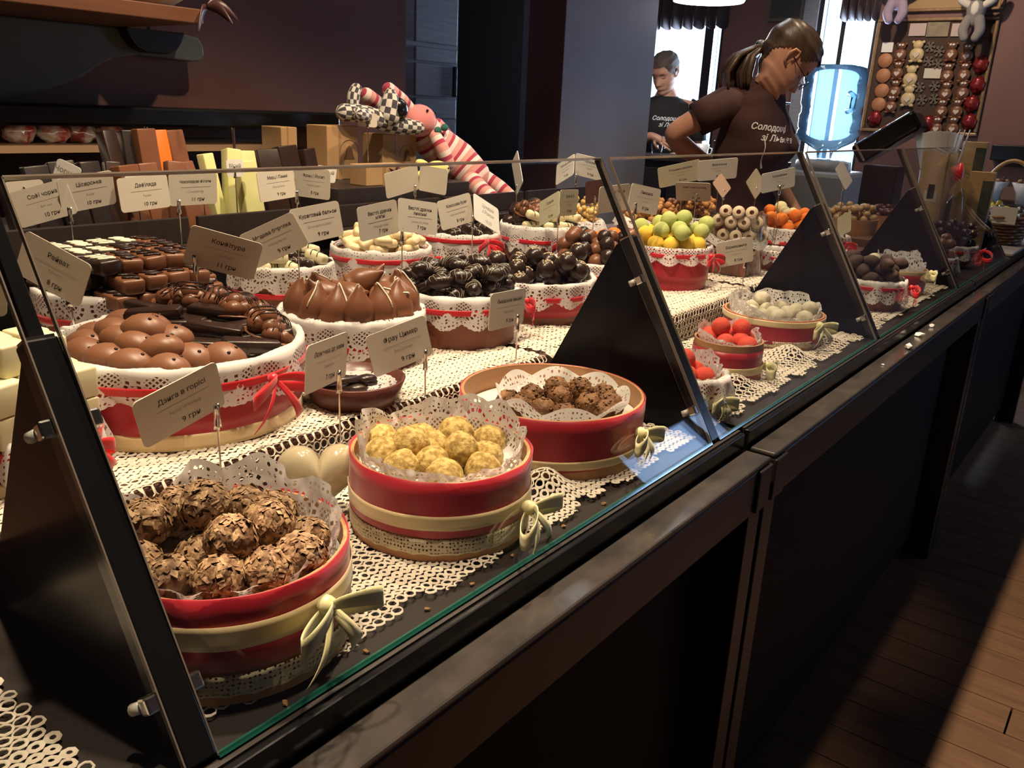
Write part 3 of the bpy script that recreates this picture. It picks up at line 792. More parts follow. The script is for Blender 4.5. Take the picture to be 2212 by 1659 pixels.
DS = [kind_stripe(i + 4, M_dark, mat('pale_drizzle2', (0.4, 0.36, 0.28), 0.5), 'striped_dark_praline') for i in range(2)]
PL = [rbox('white_pillow_praline', (0.034, 0.024, 0.016), mat('ivory_chocolate', (0.74, 0.60, 0.36), 0.45), 0.006, i, 0.001) for i in range(2)]
def kind_popcorn(i, m):
    rr = random.Random(i); g = G()
    for k in range(9):
        d = V((rr.uniform(-1, 1), rr.uniform(-1, 1), rr.uniform(-.7, 1))).normalized()
        g.ball(d * 0.0105, rr.uniform(0.006, 0.010), 2, (1, 1, 1), 0.3, 2, i + k)
    return g.mesh('cluster_praline', m, True)
M_yc = mat('yellow_white_chocolate', (0.72, 0.52, 0.20), 0.5, var=(50, (0.66, 0.44, 0.15)))
M_oc = mat('caramel_cereal', (0.52, 0.27, 0.09), 0.6, var=(50, (0.4, 0.18, 0.05)))
PC = [kind_popcorn(i, M_yc) for i in range(2)]
PO = [kind_popcorn(i + 5, M_oc) for i in range(2)]
PG = [kind_popcorn(i + 9, M_choc) for i in range(1)]
HZ = kind_ball('hazelnut', 0.0125, mat('hazelnut_skin', (0.34, 0.2, 0.085), 0.45, var=(60, (0.44, 0.3, 0.15))), 0.1, 2, 2, 2)
BX = kind_ball('berry_dragee', 0.011, mat('berry_gloss', (0.1, 0.035, 0.035), 0.25), 0.05, 2, 2, 2)

# ---------------------------------------------------------------- piling
def pile(cx, cy, z0, R, r, n, seed, tries=14, heap=0.0, flat=0.9, sy=1.0):
    rr = random.Random(seed); pts = []
    for _ in range(n):
        best = None
        for _t in range(tries):
            q = math.sqrt(rr.random()) * (R - r * 0.85); a = rr.uniform(0, 2 * PI)
            x, y = cx + q * math.cos(a), cy + q * math.sin(a) * sy
            z = z0 + r * flat
            for (px, py, pz) in pts:
                d2 = (px - x) ** 2 + (py - y) ** 2; D = (2 * r * 0.93) ** 2
                if d2 < D: z = max(z, pz + flat * math.sqrt(D - d2))
            s = z + heap * q
            if best is None or s < best[0]: best = (s, x, y, z)
        pts.append(best[1:])
    return pts
def drop(kinds, pts, name, label, cat, group, seed, tilt=0.5, rot='any', sc=(0.95, 1.06), extra=None, rz0=None):
    """kinds: list of meshes or (mesh, child mesh, child name)"""
    rr = random.Random(seed + 77)
    for p in pts:
        k = rr.choice(kinds)
        rz = rr.uniform(0, 6.28) if rz0 is None else rz0 + rr.uniform(-.25, .25)
        e = (rr.uniform(-tilt, tilt), rr.uniform(-tilt, tilt), rz) if rot != 'free' else (rr.uniform(0, 6.28), rr.uniform(0, 6.28), rz)
        me = k[0] if isinstance(k, tuple) else k
        o = inst(name, me, label, cat, group, p, e, rr.uniform(*sc))
        if isinstance(k, tuple):
            if k[1] is EYE:
                for s in (-1, 1): child('eye_dot', EYE, o, (0.0135, s * 0.0065, 0.0150))
            else:
                child(k[2], k[1], o)

# ---------------------------------------------------------------- baskets
def band(parent, name, R, z0, z1, m, th=0.0012, wob=0.0, seed=0, rough_edge=0.0, uv=False, n=96, cx=0, cy=0):
    def rad(a, z): return R + wob * noise.noise(V((math.cos(a) * 3, math.sin(a) * 3, z * 40 + seed)))
    g = G()
    def fn(u, v):
        a = 2 * PI * u
        e = rough_edge * abs(math.sin(a * 34)) if v == 0 else 0
        z = z0 + (z1 - z0) * v + e * 1.0
        return ((rad(a, z)) * math.cos(a), (rad(a, z)) * math.sin(a), z)
    g.grid(fn, n, 4, True, uvf=(lambda u, v: (u * 2 * PI * R, v * (z1 - z0) + 0.001)))
    return g.obj(name, m, parent, smooth=True, solid=th)
def bow(parent, ang, R, z, size, wd, m, droop=0.25, tails=1.0, seed=0):
    rr = random.Random(seed)
    n = V((math.cos(ang), math.sin(ang), 0)); t = V((-math.sin(ang), math.cos(ang), 0)); up = V((0, 0, 1))
    o0 = n * (R + 0.004) + V((0, 0, z))
    g = G().ball(o0 + n * 0.003, wd * 0.42, 2, (1, 1, 1.1), 0.15, 3, seed)
    k = g.obj('bow', m, parent, smooth=True)
    for s in (-1, 1):
        dr = rr.uniform(0.5, 1.2) * droop
        def lp(u, v):
            q = u * 2 * PI
            r = size * (0.5 - 0.5 * math.cos(q))
            th_ = 0.30 * size * math.sin(q)
            w = wd * (0.35 + 0.65 * math.sin(u * PI)) * (v - 0.5)
            return tuple(o0 + t * (s * r) + n * (0.006 + abs(r) * 0.35 + th_ * 0.7) + up * (w - dr * r + th_ * 0.55))
        G().grid(lp, 20, 3).obj('loop', m, k, smooth=True, solid=0.0007)
        ln = size * rr.uniform(0.9, 1.3) * tails; sp = rr.uniform(0.2, 0.7)
        def tl(u, v):
            w = wd * (0.4 + 0.6 * u) * (v - 0.5)
            return tuple(o0 + t * (s * (sp * ln * u + w * 0.75)) + n * (0.006 + 0.010 * math.sin(u * 2.6) + 0.004 * u) - up * (ln * 0.85 * u - w * 0.4 * s))
        G().grid(tl, 10, 3).obj('tail', m, k, smooth=True, solid=0.0007)
    return k
def collar(parent, R, H, L, seed, m=None, flare=0.006, nscal=12, top=0.004):
    """doily folded over the rim and hanging outside with a scalloped edge"""
    rr = random.Random(seed)
    ph = rr.uniform(0, 6)
    def fn(u, v):
        a = 2 * PI * u
        ln = L * (0.72 + 0.22 * abs(math.sin(a * nscal / 2 + ph)) + 0.14 * noise.noise(V((math.cos(a) * 2, math.sin(a) * 2, seed))) + 0.02 * math.sin(a * 90))
        s = v * (ln + 0.014) - 0.014           # arc length; negative = inside the rim
        if s < 0:
            return ((R - 0.004) * math.cos(a), (R - 0.004) * math.sin(a), H + top + s * 0.9)
        ruf = flare * (s / L) * (1.0 + math.sin(a * nscal + ph) + 0.6 * math.sin(a * 7 + seed))
        r = R + 0.0025 + min(s, 0.004) * 0.6 + ruf
        return (r * math.cos(a), r * math.sin(a), H + top - s * (0.98 if s > 0.003 else 0.4))
    g = G()
    def uvf(u, v): return (u * 2 * PI * R, (1 - v) * (L + 0.014))
    g.grid(fn, 220, 10, True, uvf=uvf)
    return g.obj('doily', m or M_doily, parent, smooth=True)
def liner(parent, R, H, hgt, seed, m=None, inner=0.55, lobes=9, low=0.75, lowdir=-0.6):
    """crumpled doily standing up inside the basket"""
    def fn(u, v):
        a = 2 * PI * u
        nz = noise.noise(V((math.cos(a) * 2.2, math.sin(a) * 2.2, seed * 1.7)))
        h = hgt * (0.72 + 0.55 * nz + 0.22 * abs(math.sin(a * lobes / 2 + seed)))
        h *= 1 - low * max(0.0, math.cos(a - lowdir)) ** 1.0
        if v < 0.5:
            q = v * 2; r = R * (inner + (0.90 - inner) * q); z = H - 0.020 + 0.006 * q
        else:
            q = (v - 0.5) * 2; r = R * (0.90 + 0.05 * q); z = H - 0.014 + (h + 0.010) * q
        cr = 0.0055 * noise.noise(V((math.cos(a) * 9, math.sin(a) * 9, v * 5 + seed))) + 0.003 * math.sin(a * 15 + seed * 2) * (v > 0.5) * (v - 0.4)
        r = min(r + cr, R * 0.975) if z < H + 0.004 else r + cr
        return (r * math.cos(a), r * math.sin(a), z)
    g = G().grid(fn, 200, 14, True, uvf=lambda u, v: (u * 2 * PI * R, (1 - v) * R * 0.9))
    return g.obj('doily', m or M_doily, parent, smooth=True)
def fill(parent, R, z, m=None, name='inner_base'):
    return G().lathe([(0.0, z), (R, z), (R, z - 0.002)], 48).obj(name, m or M_plainpaper, parent)
def shell(parent, R0, R1, H, m, th=0.0035):
    prof = [(R0, 0.0), (R1, H), (R1 - th, H), (R0 - th, 0.004), (0, 0.004), (0, 0.0)]
    return G().lathe(prof, 72).obj('wall', m, parent, smooth=False)

def front_basket(label, cx, cy, R, H, ang, seed, lh=0.03, red=(0.36, 1.02), crm=(0.42, 0.56), lace_b=(0.08, 0.30), inner=0.5, bz=0.5, bs=0.034, lin=True, tilt=None, fillz=0.022):
    t = thing('gift_basket', (cx, cy, 0.9262), label, 'basket')
    if tilt: t.rotation_euler = tilt
    shell(t, R, R, H, M_wood)
    fill(t, R - 0.0045, H - fillz)
    band(t, 'red_band', R + 0.0012, red[0] * H, red[1] * H, M_red, 0.0012, 0.0022, seed)
    band(t, 'cream_ribbon', R + 0.0034, crm[0] * H, crm[1] * H, M_cream, 0.0008, 0.0012, seed + 3)
    if lace_b: band(t, 'lace_trim', R + 0.0018, lace_b[0] * H, lace_b[1] * H, M_trim, 0.0008, 0.001, seed + 5, 0.0022)
    if lin: liner(t, R - 0.003, H, lh, seed, inner=inner)
    bow(t, ang, R + 0.003, bz * H, bs * 1.22, 0.0185, M_bowcream, 0.3, 1.0, seed)
    return t

front_basket('round basket in red satin with cream bow holding flaked nut truffles', -0.554, 0.362, 0.096, 0.089, 0.12, 1, 0.034, red=(0.34, 1.03), crm=(0.56, 0.78), bz=0.72, bs=0.036)
drop(NT, [(-0.623, 0.353, 1.016), (-0.564, 0.349, 1.046), (-0.560, 0.386, 1.032), (-0.565, 0.416, 1.012), (-0.592, 0.312, 1.034), (-0.514, 0.338, 1.038), (-0.520, 0.376, 1.034), (-0.568, 0.290, 1.012), (-0.531, 0.296, 1.013), (-0.500, 0.318, 1.018), (-0.486, 0.348, 1.014), (-0.486, 0.380, 1.014), (-0.620, 0.318, 1.010), (-0.512, 0.408, 1.010), (-0.545, 0.33, 1.012), (-0.595, 0.378, 1.012), (-0.54, 0.36, 1.012), (-0.60, 0.345, 1.03)],
     'nut_truffle', 'chocolate truffle rolled in pale nut flakes in the lined red basket', 'sweet', 'nut flake truffles', 1, 0.4, 'free')
front_basket('round basket in red satin with cream ribbon holding yellow nut balls', -0.567, 0.636, 0.096, 0.085, 0.21, 2, 0.040, red=(0.32, 1.02), crm=(0.42, 0.60), bz=0.46, bs=0.036)
drop(PB, [(-0.644, 0.622, 0.999), (-0.618, 0.597, 0.998), (-0.599, 0.622, 1.010), (-0.586, 0.650, 0.999), (-0.578, 0.672, 1.012), (-0.546, 0.644, 1.012), (-0.560, 0.615, 1.000), (-0.578, 0.588, 0.998), (-0.531, 0.669, 0.998), (-0.615, 0.655, 0.999), (-0.53, 0.60, 0.998), (-0.512, 0.640, 0.999), (-0.556, 0.704, 0.999)],
     'pistachio_ball', 'yellow ball rolled in chopped pistachio in the lined red basket', 'sweet', 'yellow nut balls', 2, 0.4, 'free')
front_basket('wide wooden basket in red satin half filled with brown nut balls', -0.604, 0.898, 0.122, 0.079, 0.09, 3, 0.024, red=(0.16, 1.0), crm=(0.20, 0.34), lace_b=None, inner=0.30, bz=0.62, bs=0.03, lin=False, fillz=0.03)
t = [o for o in col.objects if o.name.startswith('gift_basket')][-1]
def part_liner(parent, cx, cy, R, z, h, a0, a1, seed):
    def fn(u, v):
        a = a0 + (a1 - a0) * u
        r = R * (0.25 + 0.75 * v)
        zz = z + 0.002 + (h * (0.8 + 0.35 * abs(math.sin(a * 4 + seed))) * max(0, (v - 0.55) / 0.45) ** 1.3) + 0.004 * noise.noise(V((u * 14, v * 6, seed)))
        return (cx + r * math.cos(a), cy + r * math.sin(a), zz)
    return G().grid(fn, 120, 14, uvf=lambda u, v: (u * (a1 - a0) * R, (1 - v) * R)).obj('doily', M_doily, parent, smooth=True)
part_liner(t, 0.024, -0.012, 0.088, 0.050, 0.036, 0, 2 * PI, 5)
drop(NB, [(-0.604, 0.826, 0.998), (-0.613, 0.864, 1.000), (-0.591, 0.888, 1.012), (-0.574, 0.834, 1.000), (-0.570, 0.866, 1.008), (-0.546, 0.842, 0.998), (-0.565, 0.905, 1.012), (-0.534, 0.880, 1.004), (-0.547, 0.936, 1.000), (-0.523, 0.914, 0.998), (-0.516, 0.884, 0.996), (-0.629, 0.836, 0.995), (-0.585, 0.92, 0.997), (-0.60, 0.895, 0.996)],
     'nut_ball', 'brown ball of crisp chopped nuts in the half filled red basket', 'sweet', 'brown nut balls', 3, 0.4, 'free')

def collar_basket(label, cx, cy, R, H, ang, seed, zb=0.9885, L=0.05, wall=None, rib=0.80, bs=0.03, base_band=None, noflare=0.006, bowon=True, red_base=False):
    t = thing('doily_basket', (cx, cy, zb), label, 'basket')
    shell(t, R * 0.97, R, H, wall or M_bwood)
    fill(t, R - 0.006, H - 0.012)
    if red_base: band(t, 'red_band', R * 0.985 + 0.002, 0.22 * H, 0.8 * H, M_red, 0.001, 0.002, seed)
    if base_band: band(t, 'cream_ribbon', R * 0.972 + 0.004, base_band[0] * H, base_band[1] * H, M_cream, 0.001, 0.001, seed)
    collar(t, R, H, L, seed, flare=noflare)
    band(t, 'red_ribbon', R + 0.0072, rib * H, rib * H + 0.009, M_redr, 0.0008, 0.0015, seed + 4)
    if bowon: bow(t, ang, R + 0.007, rib * H + 0.004, bs * 1.15, 0.015, M_redr, 0.35, 1.1, seed)
    return t

# --- middle row
zT = 0.9885
collar_basket('wide doily lined basket of chocolate seals, dark bars and nut clusters', -0.913, 0.547, 0.142, 0.094, 0.12, 11, L=0.055, red_base=True, base_band=(0.03, 0.22), rib=0.72, bs=0.04, noflare=0.003)
zr = zT + 0.094
rr_ = random.Random(5)
def sect(cx, cy, R, n, r, a0, a1, z, seed, heap=0.05, flat=0.8):
    pts = [p for p in pile(cx, cy, z, R, r, n * 6, seed, 10, heap, flat)]
    out = []
    return pts
ovp = [(-0.800, 0.462, 0), (-0.815, 0.505, 0), (-0.845, 0.440, 0), (-0.885, 0.430, 0), (-0.93, 0.425, 0), (-0.965, 0.445, 0), (-0.995, 0.475, 0), (-0.79, 0.535, 0),
       (-0.835, 0.475, 1), (-0.870, 0.462, 1), (-0.905, 0.462, 1), (-0.945, 0.475, 1), (-0.865, 0.505, 1.0), (-0.905, 0.50, 1.6), (-0.985, 0.51, 1), (-0.885, 0.482, 2.0)]
drop([(OV, EYE, 'eye_dot')], [(-0.913 + (x + 0.913) * 0.86, 0.547 + (y - 0.547) * 0.86, zr - 0.004 + 0.013 * l) for x, y, l in ovp], 'milk_chocolate_seal', 'pale milk chocolate seal shape with two dark eye dots', 'sweet', 'chocolate seals', 4, 0.25, rz0=0.5, sc=(0.92, 1.02))
brp = [(-0.835, 0.552, 0, 0.9), (-0.815, 0.580, 0, 1.2), (-0.865, 0.565, 1, 0.7), (-0.895, 0.545, 1.1, 0.9), (-0.925, 0.56, 1.0, 0.3), (-0.86, 0.60, 0.8, 1.1), (-0.945, 0.585, 1.2, 0.8), (-0.90, 0.59, 1.8, 0.5), (-0.97, 0.60, 1.0, 0.2), (-0.99, 0.56, 1.2, 0.6), (-0.83, 0.61, 0.2, 1.0), (-0.935, 0.53, 1.9, 0.7)]
for i, (x, y, l, a) in enumerate(brp):
    o = inst('dark_chocolate_bar', DBAR[i % 3], 'glossy dark chocolate finger lying between seals and nut clusters', 'sweet', 'dark chocolate fingers', (x, y, zr + 0.002 + 0.013 * l), (rr_.uniform(-.2, .2), rr_.uniform(-.15, .15), a))
ncp = [(-0.815, 0.625, 0), (-0.845, 0.645, 0), (-0.885, 0.665, 0), (-0.925, 0.672, 0), (-0.965, 0.665, 0), (-1.0, 0.645, 0), (-0.83, 0.62, 1), (-0.865, 0.637, 1), (-0.905, 0.640, 1.2), (-0.945, 0.640, 1.2), (-0.985, 0.625, 1.2), (-0.925, 0.615, 1.8), (-0.965, 0.60, 2.0), (-0.885, 0.615, 1.7), (-1.01, 0.60, 1.2)]
drop([(a, b, 'drizzle') for a, b in NC], [(-0.913 + (x + 0.913) * 0.93, 0.547 + (y - 0.547) * 0.93, zr + 0.004 + 0.014 * l) for x, y, l in ncp], 'nut_cluster', 'milk chocolate hazelnut cluster with thin dark drizzle', 'sweet', 'milk chocolate nut clusters', 6, 0.4)

collar_basket('doily lined basket heaped with pointed milk chocolates', -0.950, 0.858, 0.106, 0.076, 0.1, 12, L=0.06, rib=0.45, bowon=False, noflare=0.003)
zr = zT + 0.076
cp = []
for i in range(9):
    a = -1.9 + i * 0.42
    cp.append((-0.950 + 0.082 * math.cos(a), 0.858 + 0.082 * math.sin(a), zr - 0.004))
for i in range(6):
    a = -1.9 + i * 0.7
    cp.append((-0.950 + 0.045 * math.cos(a), 0.858 + 0.045 * math.sin(a), zr + 0.014))
cp += [(-0.95, 0.858, zr + 0.028), (-0.99, 0.90, zr + 0.006), (-1.02, 0.86, zr), (-0.99, 0.81, zr + 0.006), (-1.0, 0.935, zr)]
rr_ = random.Random(9)
for i, p in enumerate(cp):
    b, d = CN[i % 3]
    tl = 0.2 if i < 9 else 1.3
    o = inst('pointed_praline', b, 'pointed milk chocolate with a bent tip and a cream icing line', 'sweet', 'pointed milk chocolates', p, (rr_.uniform(-tl, tl), rr_.uniform(-tl, tl), rr_.uniform(0, 6.28)))
    child('icing_line', d, o)

collar_basket('doily lined brown basket of pale drizzled dark pralines', -0.918, 1.063, 0.100, 0.085, 0.7, 13, L=0.055, rib=0.70, bs=0.026, noflare=0.004)
drop([(a, b, 'drizzle') for a, b in DD], pile(-0.918, 1.063, zT + 0.072, 0.098, 0.0165, 46, 3, 14, 0.05, 0.72), 'drizzled_dark_praline', 'long dark praline with fine pale drizzle lines', 'sweet', 'drizzled dark pralines', 7, 0.35, sc=(0.9, 1.05))
collar_basket('doily lined basket of nut sprinkled dark balls and squares', -0.927, 1.302, 0.108, 0.075, 0.2, 14, L=0.05, rib=0.60, bs=0.032, noflare=0.005, red_base=True)
pp = pile(-0.927, 1.302, zT + 0.062, 0.106, 0.0178, 34, 5, 14, 0.06, 0.85)
drop([(a, b, 'nut_sprinkles') for a, b in SP], [p for p in pp if p[0] * 0.8 - p[1] * 0.6 > -0.927 * 0.8 - 1.302 * 0.6 - 0.012], 'dark_praline_ball', 'dark chocolate ball topped with pale nut sprinkles', 'sweet', 'nut sprinkled dark balls', 8, 0.35)
drop(DSQ, [p for p in pp if p[0] * 0.8 - p[1] * 0.6 <= -0.927 * 0.8 - 1.302 * 0.6 - 0.012], 'dark_chocolate_square', 'square dark chocolate beside the nut sprinkled balls', 'sweet', 'dark chocolate squares', 9, 0.5)
collar_basket('doily lined basket of plain milk and dark chocolate balls', -0.953, 1.576, 0.098, 0.073, 0.3, 15, L=0.05, rib=0.60, bs=0.03, noflare=0.005, bowon=False)
pp = pile(-0.953, 1.576, zT + 0.060, 0.096, 0.0168, 44, 6, 14, 0.12, 0.9)
drop(MB, [p for i, p in enumerate(pp) if i % 3], 'milk_chocolate_ball', 'smooth round milk chocolate ball in the doily basket', 'sweet', 'milk chocolate balls', 10)
drop(DB, [p for i, p in enumerate(pp) if i % 3 == 0], 'dark_chocolate_ball', 'smooth round dark ball among milk chocolate balls', 'sweet', 'dark balls among milk balls', 11)
collar_basket('red basket with doily collar heaped with yellow and green coconut balls', -0.892, 1.776, 0.089, 0.093, -0.05, 16, L=0.042, rib=0.80, bs=0.032, red_base=True, wall=M_red, noflare=0.005)
pp = pile(-0.892, 1.776, zT + 0.083, 0.092, 0.0185, 30, 8, 16, 0.22, 0.92)
pp.sort(key=lambda p: p[2])
drop([YB], pp[:17], 'yellow_coconut_ball', 'yellow coconut ball in the red doily basket', 'sweet', 'yellow coconut balls', 12, sc=(0.97, 1.03))
drop([GB], pp[17:], 'green_coconut_ball', 'pale green coconut ball heaped on yellow ones', 'sweet', 'green coconut balls', 13, sc=(0.97, 1.03))
drop([OB], [(-1.045, 1.70, 1.082), (-1.02, 1.735, 1.09), (-1.05, 1.742, 1.083), (-1.005, 1.70, 1.082), (-1.075, 1.68, 1.082), (-1.03, 1.665, 1.08)], 'orange_coconut_ball', 'orange coconut ball between the milk balls and the yellow balls', 'sweet', 'orange coconut balls by the yellow basket', 14)
t = thing('wooden_tray', (-1.03, 1.712, zT), 'small wooden tray under the orange coconut balls', 'tray')
G().lathe([(0.05, 0), (0.056, 0.078), (0.053, 0.078), (0.05, 0.074), (0, 0.074), (0, 0)], 32, sx=1.0, sy=0.95).obj('tray_body', M_bwood, t)

# --- white cube basket by the first divider
collar_basket('small doily lined basket stacked with white chocolate cubes', -0.850, 0.340, 0.060, 0.056, 0.3, 17, L=0.04, rib=0.72, bs=0.02, base_band=(0.05, 0.3))
k = 0
for lz in range(3):
    m_ = (3, 3, 2)[lz]
    for i in range(m_):
        for j in range(m_):
            rr_ = random.Random(k)
            inst('white_chocolate_cube', WC[k % 2], 'white chocolate cube stacked on the small doily basket', 'sweet', 'white chocolate cubes', (-0.850 + (i - (m_ - 1) / 2) * 0.034, 0.340 + (j - (m_ - 1) / 2) * 0.034, zT + 0.056 + 0.012 + lz * 0.031), (0, 0, rr_.uniform(-.12, .12) + 0.12), 1.2); k += 1
# little flame lamp by the divider
t = thing('tea_light', (-0.778, 0.366, 0.9885), 'small lit amber tea light in a red cup beside the white cube basket', 'candle')
G().lathe([(0.012, 0), (0.015, 0.022), (0.0135, 0.022), (0.011, 0.002), (0, 0.002)], 24).obj('cup', M_red, t, smooth=True)
G().ball((0, 0, 0.022), 0.006, 2, (0.7, 0.7, 1.7)).obj('flame', mat('flame', (1, 0.6, 0.1), 0.5, emit=((1.0, 0.62, 0.06), 7)), t, smooth=True)

# --- bowl with doily and dark spoons
t = thing('brown_bowl', (-0.790, 0.715, zT), 'shallow brown bowl with a round doily inside', 'bowl')
G().lathe([(0.0, 0.0), (0.050, 0.0), (0.058, 0.012), (0.066, 0.034), (0.063, 0.035), (0.055, 0.014), (0.048, 0.006), (0.0, 0.006)], 56).obj('bowl_body', M_bowl, t, smooth=True)
def bd(u, v):
    a = 2 * PI * u; r = 0.050 * v * (1 + 0.02 * math.sin(a * 24))
    return (r * math.cos(a) + 0.002, r * math.sin(a) + 0.004, 0.010 + 0.016 * v ** 3)
G().grid(bd, 120, 8, True, uvf=lambda u, v: (u * 0.31, (1 - v) * 0.05)).obj('doily', M_doily, t, smooth=True)
gsp = G(); gsp.tube([(-0.034, 0, 0), (0.0, 0, 0.001), (0.022, 0, 0.0)], [0.005, 0.0045, 0.006], 8, flat=0.6); gsp.ball((0.03, 0, 0.0), 0.012, 2, (1.2, 0.9, 0.5))
spm = gsp.mesh('chocolate_spoon', M_dark, True)
for x, y, z, a in ((-0.79, 0.668, 1.014, 0.9), (-0.775, 0.660, 1.013, 1.1), (-0.785, 0.685, 1.018, 0.7), (-0.77, 0.675, 1.022, 1.3), (-0.80, 0.678, 1.020, 0.5)):
    inst('chocolate_spoon', spm, 'dark chocolate coffee spoon lying in the brown bowl', 'sweet', 'chocolate spoons', (x - 0.015, y + 0.021, z), (0, 0.05, a))

# --- pearly ornament that holds a price card
t = thing('pearly_heart', (-0.672, 0.556, 0.9262), 'translucent pearly heart ornament behind the yellow nut ball basket', 'ornament')
M_pearl = mat('pearly_plastic', (0.62, 0.54, 0.36), 0.12, coat=0.6, trans=0.35)
g = G()
def heart(u, v):
    a = 2 * PI * u; b = PI * v - PI / 2
    x = 16 * math.sin(a) ** 3; y = 13 * math.cos(a) - 5 * math.cos(2 * a) - 2 * math.cos(3 * a) - math.cos(4 * a)
    k = math.cos(b)
    return V((x * k, math.sin(b) * 9, y * k)) * 0.0028 + V((0, 0, 0.047))
g.grid(lambda u, v: tuple(Matrix.Rotation(0.9, 3, 'Z') @ heart(u, v)), 40, 14, True)
g.obj('heart', M_pearl, t, smooth=True)

# --- back row
collar_basket('wide doily lined basket of iced dark and milk chocolate bars', -1.165, 0.623, 0.116, 0.112, 0.1, 21, L=0.05, rib=0.66, bowon=False, noflare=0.002)
k = 0
for lz in range(3):
    for i in range(4 - (lz > 1)):
        for j in range(7 - lz):
            x = -1.165 + (i - (3 - (lz > 1)) / 2) * 0.060; y = 0.623 + (j - (6 - lz) / 2) * 0.032
            if math.hypot(x + 1.165, y - 0.623) > 0.118: continue
            rr_ = random.Random(k); k += 1
            dark = (y - 0.623) * 0.75 + (x + 1.165) * 0.65 < 0.0
            b, d = (KB_D if dark else KB_M)[k % 2]
            o = inst('iced_bar', b, 'dark chocolate bar with cream icing loops stacked in the back basket' if dark else 'milk chocolate bar with dark icing loops stacked in the back basket', 'sweet', 'iced dark bars' if dark else 'iced milk bars', (x, y, zT + 0.112 - 0.002 + lz * 0.0205), (rr_.uniform(-.06, .06), rr_.uniform(-.06, .06), rr_.uniform(-.15, .15)))
            child('icing', d, o)
collar_basket('doily lined basket of striped white and dark pralines', -1.222, 0.940, 0.086, 0.100, 0.0, 22, L=0.05, rib=0.5, bowon=False, noflare=0.003)
pp = pile(-1.222, 0.94, zT + 0.088, 0.084, 0.0150, 26, 12, 12, 0.05, 0.75)
drop([(a, b, 'stripe') for a, b in WS], pp[0::2], 'striped_white_praline', 'white praline with dark stripes in the back doily basket', 'sweet', 'striped white pralines', 21, 0.4)
drop([(a, b, 'stripe') for a, b in DS], pp[1::2], 'striped_dark_praline', 'dark praline with pale stripes among striped white pralines', 'sweet', 'striped dark pralines', 22, 0.4)
collar_basket('doily basket with red bow heaped with ivory pillow pralines', -1.225, 1.185, 0.094, 0.105, 0.16, 23, L=0.085, rib=0.78, bs=0.03, noflare=0.004, red_base=True)
drop(PL, pile(-1.225, 1.185, zT + 0.093, 0.092, 0.0150, 36, 13, 14, 0.05, 0.72), 'white_pillow_praline', 'smooth ivory pillow praline heaped behind the lemon card', 'sweet', 'ivory pillow pralines', 23, 0.45)
collar_basket('doily basket with red band holding white iced dark pralines', -1.235, 1.430, 0.086, 0.112, -0.2, 24, L=0.08, rib=0.86, bs=0.03, noflare=0.004)
drop([(a, b, 'stripe') for a, b in DS], pile(-1.235, 1.43, zT + 0.10, 0.084, 0.0150, 16, 14, 12, 0.02, 0.75), 'striped_dark_praline', 'dark praline with pale stripe behind the handwritten card', 'sweet', 'dark pralines behind the handwritten card', 24, 0.4)
collar_basket('doily basket with red bow of ribbed dark balls and white pralines', -1.196, 1.690, 0.097, 0.112, -0.5, 25, L=0.07, rib=0.68, bs=0.028, noflare=0.004)
pp = pile(-1.196, 1.69, zT + 0.10, 0.095, 0.0168, 30, 15, 12, 0.08, 0.85)
fr = lambda p: (p[0] + 1.196) * 0.8 - (p[1] - 1.69) * 0.6
drop([(a, b, 'stripe') for a, b in WS], [p for p in pp if fr(p) > 0.03], 'striped_white_praline', 'white praline with dark stripes in the basket with red bow', 'sweet', 'white pralines before the dark balls', 25, 0.3)
drop([(a, b, 'drizzle') for a, b in NC[:1]] + DB, [p for p in pp if fr(p) <= 0.03], 'ribbed_dark_ball', 'dark drizzled ball behind the striped white pralines', 'sweet', 'dark balls behind white pralines', 26, 0.5)

# --- raised third tier at the back, wooden trays with clusters
t = thing('display_step', (-1.2, 2.16, ZT), 'low brown display step carrying the cluster trays', 'step')
bx((-0.155, -0.33, 0), (0.155, 0.36, 0.055)).obj('step_board', M_tierw, t, bevel=0.002)
def tray(label, cx, cy, R, H, zb, m=M_bwood, doil=True):
    t = thing('wooden_tray', (cx, cy, zb), label, 'tray')
    G().lathe([(R * 0.96, 0), (R, H), (R - 0.004, H), (R * 0.95, H - 0.012), (0, H - 0.012), (0, 0)], 48).obj('tray_body', m, t)
    if doil:
        def fn(u, v):
            a = 2 * PI * u; r = R * (0.7 + 0.42 * v) * (1 + 0.03 * v * math.sin(a * 16)); zz = H - 0.01 + 0.022 * math.sin(v * PI * 0.75) - 0.02 * v * v
            return (r * math.cos(a), r * math.sin(a), zz + 0.003 * math.sin(a * 9))
        G().grid(fn, 120, 6, True, uvf=lambda u, v: (u * 2 * PI * R, (1 - v) * R * 0.4)).obj('doily', M_doily, t, smooth=True)
    return t
tray('brown wooden tray heaped with yellow popcorn clusters', -1.26, 1.925, 0.080, 0.045, ZT + 0.055)
drop(PC, pile(-1.26, 1.925, ZT + 0.09, 0.078, 0.0175, 24, 31, 14, 0.12, 0.85), 'popcorn_cluster', 'knobbly yellow white chocolate cluster on the wooden tray', 'sweet', 'yellow popcorn clusters', 31, 1.5)
tray('brown wooden tray of caramel cereal clusters', -1.155, 2.14, 0.085, 0.045, ZT + 0.055)
drop(PO, pile(-1.155, 2.14, ZT + 0.09, 0.083, 0.0175, 26, 32, 14, 0.1, 0.85), 'cereal_cluster', 'knobbly caramel brown cereal cluster on the wooden tray', 'sweet', 'caramel cereal clusters', 32, 1.5)
tray('brown wooden tray of dark cereal clusters behind the wafer roll jar', -1.13, 2.36, 0.078, 0.04, ZT + 0.055)
